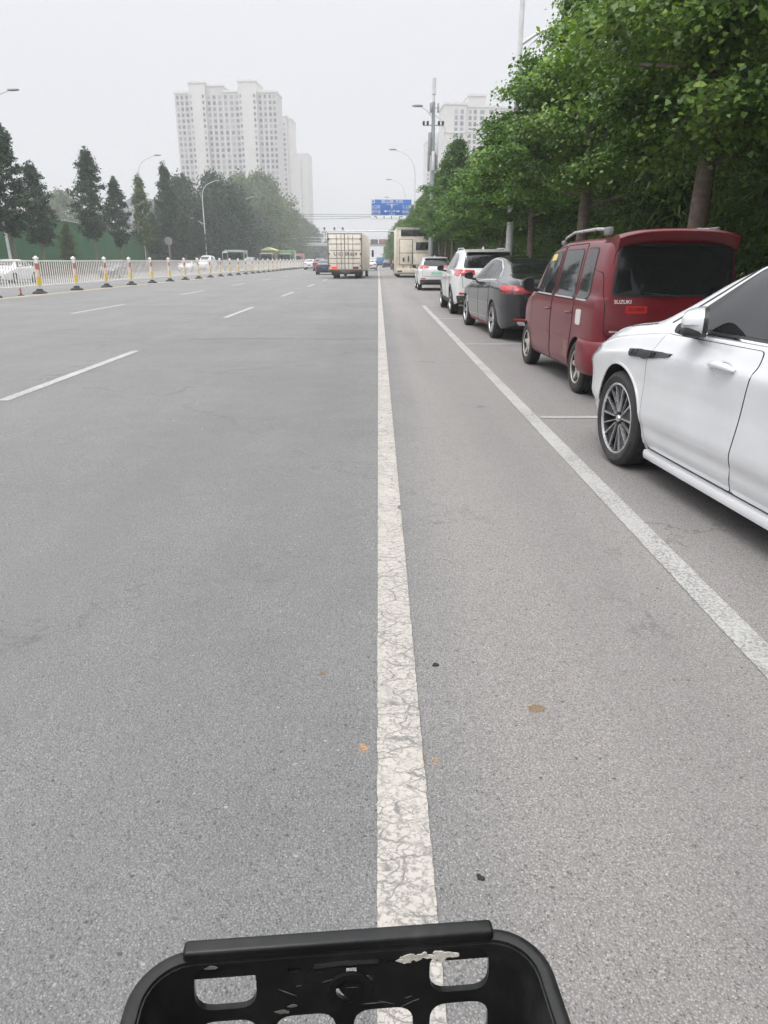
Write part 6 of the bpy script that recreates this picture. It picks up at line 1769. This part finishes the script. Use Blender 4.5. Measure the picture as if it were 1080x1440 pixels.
for x, y, lb in ((8.1, 12.6, 'narrow-leaved weeping tree behind the trunk nearest the white saloon'), (8.0, 17.5, 'second narrow-leaved weeping tree, deeper in behind the red van')):
    put_tree('weeping_tree', WI, lb, 'weeping trees in the planted belt', x, y, 0.95, x * 3 + y, 0.0)

# far side: the row of slim conifer-shaped trees, then big dense ones
CF = [tree_meshes('conifer', s, 10.0, 3.0, prof_cone(1.2), 60, 5, 10500, 0.20, L_CONIF, 0.45, 0.22, 0.7, 0.12, 'oval', jag=0.45) for s in (71, 72, 73)]
CFP = tree_meshes('conifer', 74, 10.0, 2.8, prof_cone(1.1), 50, 5, 8000, 0.22, L_PALE, 0.45, 0.24, 0.7, 0.11, 'oval', jag=0.4)
for k, (x, y, H, w, lb, m) in enumerate((
        (-28.7, 60, 11.2, 1.25, 'tall dark conifer-shaped tree cut by the left edge of the picture', CF[0]), (-30.0, 68, 9.4, 1.1, 'dark conifer-shaped tree second from the left edge, over the leaning lamp base', CF[1]),
        (-29.7, 80, 12.2, 1.15, 'tallest dark spire-shaped tree in front of the green hoarding', CF[2]), (-29.9, 88.5, 10.3, 0.98, 'shorter dark spire-shaped tree right of the tallest one', CF[0]),
        (-29.2, 95.5, 11.3, 0.98, 'paler yellow-green spire-shaped tree with a street lamp behind it', CFP), (-29.7, 108.5, 14.1, 1.05, 'slim dark spire-shaped tree just left of the dense dark trees', CF[1]),
        (-30.6, 104, 7.6, 0.85, 'small dark conifer-shaped tree between the pale spire and the slim dark one', CF[2]), (-29.4, 72, 4.8, 0.62, 'thin sapling in front of the green hoarding', CFP), (-30.2, 119, 8.4, 1.0, 'low dark conifer-shaped tree under the dense dark trees', CF[0]),
        (-30.2, 127, 8.0, 1.1, 'rounded low conifer-shaped tree next to the white street lamp', CF[2]), (-29.8, 55, 10.0, 1.3, 'conifer-shaped tree out beyond the left edge of the picture', CF[2]))):
    t = put_tree('conifer_tree', m, lb, 'slim trees along the far pavement', x, y, w, k * 1.3, 0.0, sz=H / 10.0)
BR = [tree_meshes('broad_tree', s, 10.0, 0.9, prof_round(3.6), 30, 10, 12000, 0.33, L_CONIF, 0.5, 0.7, 0.7, 0.2, 'oval') for s in (81, 82)]
BR_HAZED = tree_meshes('broad_tree', 83, 10.0, 1.0, prof_round(3.4), 30, 10, 11000, 0.34, L_PALE, 0.5, 0.7, 0.7, 0.2, 'oval')  # leaf colour paled to stand in for haze on distant trees
for k, (x, y, H, w, lb, m) in enumerate((
        (-34.0, 134, 15.4, 1.25, 'big dense dark tree at the left of the clump below the broad tower', BR[0]), (-29.6, 140, 16.2, 1.25, 'big dense dark tree in the middle of the clump, behind the white lamp', BR[1]), (-27.0, 143, 15.0, 1.1, 'dense dark tree at the right of the clump, above the lorry gantry', BR[0]), (-37.5, 140, 12.5, 1.1, 'lower dark tree at the back left of the clump', BR[1]),
        (-38.5, 215, 24.0, 2.1, 'very tall hazy tree left of centre beneath the tower', BR_HAZED), (-33.5, 228, 25.8, 2.0, 'tallest hazy grey-green tree beneath the right end of the broad tower', BR_HAZED), (-29.8, 205, 18.0, 1.5, 'mid-height hazy tree near the lamp by the far lorries', BR_HAZED),
        (-38.0, 290, 23.5, 2.0, 'paler tree beneath the narrow tower', BR_HAZED), (-33.0, 300, 20.0, 1.9, 'hazy green tree beneath the farthest tower', BR_HAZED), (-29.5, 330, 16.0, 1.8, 'low hazy tree at the end of the railing', BR[1]), (-30.5, 260, 15.0, 1.5, 'rounded hazy tree right of the tallest hazy one', BR_HAZED),
        (-32.5, 390, 13.0, 1.7, 'faint tree beyond the railing end', BR[0]), (-27.0, 430, 13.0, 1.8, 'faint round tree farthest along the left side', BR[1]), (-25.0, 500, 13.0, 2.0, 'ghostly tree left of the far footbridge pier', BR[0]),
        (-95.0, 230, 21.0, 1.9, 'far hazy tree behind the hoarding, between the first two conifers', BR_HAZED), (-85.0, 233, 15.0, 1.5, 'low hazy tree beside the far one behind the hoarding', BR[0]), (-31.0, 168, 12.0, 1.3, 'dark low tree behind the gantry pole', BR[0]), (-31.0, 183, 13.5, 1.4, 'dark tree behind the ridged lorry load', BR[1]))):
    put_tree('broad_tree', m, lb, 'big trees beyond the far pavement', x, y, w, k * 1.7, 0.0, sz=H / 10.0)

# a low clipped hedge with reddish young leaves along the far pavement, and one on the near belt
L_RED = leaf_mat('reddish_hedge_leaves', (0.045, 0.035, 0.025), (0.15, 0.075, 0.06), 0.15, 1.4)
def hedge(label, x, y0, y1, w, h, m, n, size, seed):
    t = thing('hedge', label, 'hedge', (x, y0, 0))
    rng = np.random.default_rng(seed); L = y1 - y0
    q = MB(); q.box((0, L / 2, h * 0.45), (w * 0.75, L, h * 0.8), 0.05); q.build('stems', M_BARK, t)
    P = np.stack([rng.uniform(-w / 2, w / 2, n), rng.uniform(0, L, n), h * (0.25 + 0.75 * rng.random(n) ** 0.6) + rng.normal(0, 0.05, n)], 1)
    O = np.stack([np.sign(P[:, 0]), rng.normal(0, 0.3, n), rng.uniform(0, 1, n)], 1)
    link('foliage', np_mesh('foliage', leaves_at(rng, P, size, O, 0.6, 'oval', 0.6), 4, m), t)
hedge('low reddish hedge along the far pavement, seen through the median railing', -28.9, 38, 190, 0.9, 0.85, L_RED, 16000, 0.22, 91)
# ================================================================== THE BICYCLE BASKET
M_BASK = mat('basket_plastic', (0.009, 0.009, 0.0095), 0.36, var=0.35, scale=14, dirt=((0.045, 0.042, 0.038), 0.35, 22), bmp=0.08, spec=0.3)
M_SCUFF = mat('white_scuff', (0.42, 0.40, 0.36), 0.8, var=0.4, scale=160)
bk = thing('bicycle_basket', 'black plastic bicycle basket with rounded slots in front of the camera', 'basket', (-0.036, 0.510, 0.769), R(4.2))
HW = 0.187           # half width of the front rim
DP = 0.30            # depth of the basket towards the rider
HT = 0.27            # height
SL = 0.17            # how far the walls lean in per metre down
RC = 0.045           # radius of the front corners
FA = HW - RC
def wall(u):
    """Point and outward normal of the wall's top line, u metres along it from the middle of the front."""
    a = abs(u); sg = 1 if u >= 0 else -1
    if a <= FA: return (u, 0.0), (0.0, 1.0)
    th = (a - FA) / RC
    if th <= PI / 2: return (sg * (FA + RC * math.sin(th)), -RC * (1 - math.cos(th))), (sg * math.sin(th), math.cos(th))
    return (sg * (HW + 0.016 * (a - FA - RC * PI / 2)), -RC - (a - FA - RC * PI / 2)), (sg, 0.0)
UC = FA + RC * PI / 2
def front_fn(u, v, t):
    (x, y), (nx, ny) = wall(u)
    return (x - nx * t + nx * v * SL * 0.6, y - ny * t + ny * v * SL * 0.9, v)       # v <= 0 downwards, t towards the inside
def slot(cx, cz, w, h, r=0.014): return rounded([(cx - w / 2, cz - h / 2), (cx + w / 2, cz - h / 2), (cx + w / 2, cz + h / 2), (cx - w / 2, cz + h / 2)], r, 5)
holes = []
cols = (-0.1135, -0.0385, 0.038, 0.1135)
for r_ in range(3):
    for c_ in range(4):
        if r_ == 0 and c_ in (1, 2): continue
        holes.append(slot(cols[c_], -0.0270 - 0.0600 * r_, 0.059, 0.047, 0.018))
holes.append(slot(0.0075, -0.019, 0.010, 0.026, 0.003))
holes.append([(u, v + 0.028) for u, v in ((-0.011, -0.071), (-0.005, -0.079), (0.003, -0.083), (0.009, -0.0815), (0.004, -0.0775), (-0.002, -0.071), (-0.005, -0.065), (-0.009, -0.065))])
holes.append(slot(-0.0475, -0.013, 0.013, 0.0055, 0.001))
holes.append(slot(0.051, -0.012, 0.018, 0.005, 0.001))
q = MB(); plate(q, densify([(-UC, 0), (-UC, -HT), (UC, -HT), (UC, 0)], 0.012), holes, front_fn, 0.0, 0.006, 0.02)
q.build('front_panel', M_BASK, bk, 40)
for sx in (-1, 1):
    def side_fn(u, v, t, sx=sx): return front_fn(sx * (UC + u - RC), v, t)
    sh = []
    for r_ in range(3):
        for c_ in range(3): sh.append(slot(0.088 + 0.078 * c_, -0.105 - 0.062 * r_, 0.056, 0.036, 0.012))
    q = MB(); plate(q, densify([(RC, 0.0), (RC, -HT), (DP, -HT), (DP, 0.0)], 0.012), sh, side_fn, 0.0, 0.006, 0.025)
    q.build('side_panel', M_BASK, bk, 40)
def back_fn(u, v, t): return (u * (1 + SL * v * 0.5) * 1.06, -DP + t - v * SL * 0.4, v)
q = MB(); plate(q, densify(rounded([(-HW, -0.02), (-HW, -HT), (HW, -HT), (HW, -0.02)], 0.004), 0.02), [slot(c_, -0.10 - 0.075 * r_, 0.055, 0.05) for c_ in cols for r_ in range(2)], back_fn, 0.0, 0.006, 0.03)
q.build('back_panel', M_BASK, bk, 40)
q = MB()
fo = rounded([(-HW * 0.975, -0.045), (HW * 0.975, -0.045), (HW * 0.99, -DP + 0.02), (-HW * 0.99, -DP + 0.02)], 0.01)
plate(q, densify(fo, 0.02), [slot(-0.13 + 0.065 * i, -0.10 - 0.075 * j, 0.045, 0.05) for i in range(5) for j in range(3)], lambda u, v, t: (u, v, -HT + t), 0.0, 0.005, 0.03)
q.build('floor_panel', M_BASK, bk, 40)
# rolled rim, all the way round with rounded corners
pathr = []
for i in range(121):
    u = (i / 60 - 1) * (UC + DP - RC - 0.002)
    (x, y), n_ = wall(u); pathr.append((x + n_[0] * 0.002, y + n_[1] * 0.002))
pathr += [(pathr[-1][0] - (pathr[-1][0] - pathr[0][0]) * k / 12, pathr[-1][1]) for k in range(1, 12)]
prof = [(-0.0065, -0.020), (-0.0075, -0.002), (-0.0058, 0.0030), (-0.002, 0.0042), (0.0035, 0.0040), (0.0070, 0.0020), (0.0078, -0.003), (0.0074, -0.018), (0.0050, -0.020), (0.0046, -0.002), (-0.0035, -0.002), (-0.0040, -0.020)]
vs = []; n_ = len(pathr); m_ = len(prof)
for i, (x, y) in enumerate(pathr):
    a = Vector(pathr[i - 1]); b = Vector(pathr[(i + 1) % n_]); d = (b - a).normalized(); nx, ny = -d.y, d.x      # outwards
    for t, z in prof: vs.append((x + nx * t, y + ny * t, z))
fs = [(i * m_ + k, i * m_ + (k + 1) % m_, ((i + 1) % n_) * m_ + (k + 1) % m_, ((i + 1) % n_) * m_ + k) for i in range(n_) for k in range(m_)]
q = MB(); q.add(vs, fs); q.build('rim', M_BASK, bk, 50)
# the thick raised bar along the front
q = MB(); q.box((-0.002, 0.0035, 0.0070), (0.300, 0.016, 0.014), 0.0042, seg=3)
q.build('front_bar', M_BASK, bk, 40)
# keyhole boss and moulded ribs on the inner face
q = MB(); q.lathe([(0.021, 0.0), (0.021, 0.004), (0.018, 0.006), (0.0155, 0.006), (0.014, 0.002), (0.014, 0.0)], 28, 'Y', (0.006, -0.014, -0.038), True)
o = q.build('lock_boss', M_BASK, bk, 40)
q = MB(); q.ellipsoid((0.022, -0.0085, -0.030), (0.009, 0.003, 0.006), 14, 8)
q.build('grease_smear', mat('grease', (0.03, 0.032, 0.04), 0.22, var=0.5, scale=60, spec=0.7), bk)
q = MB(); q.tube([(-0.028, -0.0085, -0.010), (0.0, -0.0085, -0.008), (0.034, -0.0085, -0.009)], 0.0022, 6); q.tube([(-0.028, -0.0085, -0.010), (-0.030, -0.009, -0.014), (-0.02, -0.009, -0.017)], 0.002, 6)
q.build('moulded_rib', M_BASK, bk)
# worn paint rubbed onto the right of the front
rng = random.Random(14)
for k in range(26):
    u = rng.uniform(0.052, 0.108); v = -0.0085 + rng.gauss(0, 0.0026)
    s = rng.uniform(0.0018, 0.0062); pts = [(u + s * rng.uniform(0.6, 1.4) * math.cos(a), v + 0.5 * s * rng.uniform(0.5, 1.4) * math.sin(a)) for a in [2 * PI * i / 9 for i in range(9)]]
    if k == 0: q = MB()
    q.prism(pts, lambda u_, v_, t: (u_, -0.0064 - t + v_ * SL * 0.9, v_), 0.0, 0.0006 + 0.00003 * k)
q.build('paint_scuff', M_SCUFF, bk, 0)
M_DUST = mat('dust_mark', (0.10, 0.095, 0.085), 0.9, var=0.5, scale=200)
for (u, v, s) in ((-0.125, -0.0035, 0.005), (-0.06, -0.058, 0.006), (-0.05, -0.052, 0.004)):
    pts = [(u + s * rng.uniform(0.6, 1.6) * math.cos(a), v + 0.4 * s * rng.uniform(0.5, 1.4) * math.sin(a)) for a in [2 * PI * i / 9 for i in range(9)]]
    q = MB(); q.prism(pts, lambda u_, v_, t: (u_, -0.0062 - t + v_ * SL * 0.9, v_), 0.0, 0.0006)
    q.build('dust_mark', M_DUST, bk, 0)
q = MB(); rng = random.Random(31)
for k in range(34):
    u = rng.uniform(-0.165, 0.165); v = rng.uniform(-0.12, -0.004); L = rng.uniform(0.004, 0.022); a = rng.gauss(0.1, 0.5); w_ = rng.uniform(0.00025, 0.0006)
    if any(inside((u + d * L * math.cos(a), v + d * L * math.sin(a)), h) for h in holes for d in (-0.6, 0, 0.6)): continue
    d = (math.cos(a) * L / 2, math.sin(a) * L / 2); n_ = (-math.sin(a) * w_, math.cos(a) * w_)
    q.prism([(u - d[0], v - d[1]), (u + n_[0], v + n_[1]), (u + d[0], v + d[1]), (u - n_[0], v - n_[1])], lambda u_, v_, t: (u_, -0.0061 - t + v_ * SL * 0.9, v_), 0.0, 0.0003)
o = q.build('scratches', mat('scratched_plastic', (0.085, 0.083, 0.08), 0.8, var=0.4, scale=200), bk, 0); o['kind'] = 'stuff'

# the bicycle that carries it: below the frame of the photograph, but it holds the basket up
M_BIKE = mat('bicycle_paint', (0.05, 0.055, 0.06), 0.4, var=0.1, coat=0.4)
by = thing('bicycle', 'dark bicycle under the black basket, the camera above its handlebar', 'bicycle', (-0.036, 0.0, 0.0), 0.0)
for y, nm in ((0.33, 'front'), (-0.72, 'rear')):
    q = MB(); q.lathe([(0.255, -0.02), (0.285, -0.022), (0.305, 0.0), (0.285, 0.022), (0.255, 0.02)], 40, 'X', (0, y, 0.306), True); w_ = q.build('wheel', M_TYRE, by)
    q = MB(); q.lathe([(0.235, -0.012), (0.257, -0.016), (0.257, 0.016), (0.235, 0.012)], 40, 'X', (0, y, 0.306), True)
    for k in range(16): q.tube([(0.018 * (-1) ** k, y, 0.306), (0, y + 0.24 * math.cos(k * PI / 8), 0.306 + 0.24 * math.sin(k * PI / 8))], 0.0015, 4)
    q.build('rim', M_ALLOY, w_)
q = MB()
for sx in (-1, 1): q.tube([(sx * 0.05, 0.33, 0.306), (sx * 0.05, 0.25, 0.62), (sx * 0.02, 0.235, 0.66)], 0.013, 8)
q.build('fork', M_BIKE, by)
q = MB(); q.tube([(0, 0.24, 0.62), (0, 0.19, 0.80), (0, 0.165, 0.94)], 0.022, 10); q.build('head_tube', M_BIKE, by)
q = MB(); q.tube([(-0.29, 0.0, 0.97), (-0.18, 0.10, 0.98), (0, 0.165, 0.95), (0.18, 0.10, 0.98), (0.29, 0.0, 0.97)], 0.012, 8); q.build('handlebar', M_BIKE, by)
q = MB(); q.tube([(0, 0.22, 0.70), (0, 0.0, 0.42), (0, -0.22, 0.30), (0, -0.33, 0.30)], 0.026, 10); q.tube([(0, -0.30, 0.28), (0, -0.42, 0.80)], 0.020, 10)
for sx in (-1, 1): q.tube([(sx * 0.03, -0.31, 0.30), (sx * 0.06, -0.72, 0.306)], 0.012, 8)
q.build('frame', M_BIKE, by)
q = MB(); q.prism(rounded([(-0.10, -0.56), (0.10, -0.56), (0.03, -0.28), (-0.03, -0.28)], 0.04), lambda u, v, t: (u, v, t), 0.80, 0.86); q.build('saddle', M_TRIM, by)
q = MB(); q.tube([(-0.12, 0.20, 0.70), (-0.12, 0.30, 0.488 + 0.006), (0.12, 0.30, 0.488 + 0.006), (0.12, 0.20, 0.70)], 0.008, 6); q.build('basket_bracket', M_BIKE, by)

# ================================================================== HAZE
hz = MB(); hz.box((-20, 420, 49.5), (640, 1000, 101.5)); 
m, t, p = new_mat('haze')
t.nodes.remove(p)
vol = node(t, 'ShaderNodeVolumePrincipled')
vol.inputs['Color'].default_value = (0.74, 0.75, 0.775, 1)
vol.inputs['Density'].default_value = 0.00115
vol.inputs['Anisotropy'].default_value = 0.1
t.links.new(vol.outputs[0], t.nodes['Material Output'].inputs['Volume'])
ho = struct(hz.build('haze', m, None, 0), 'stuff')
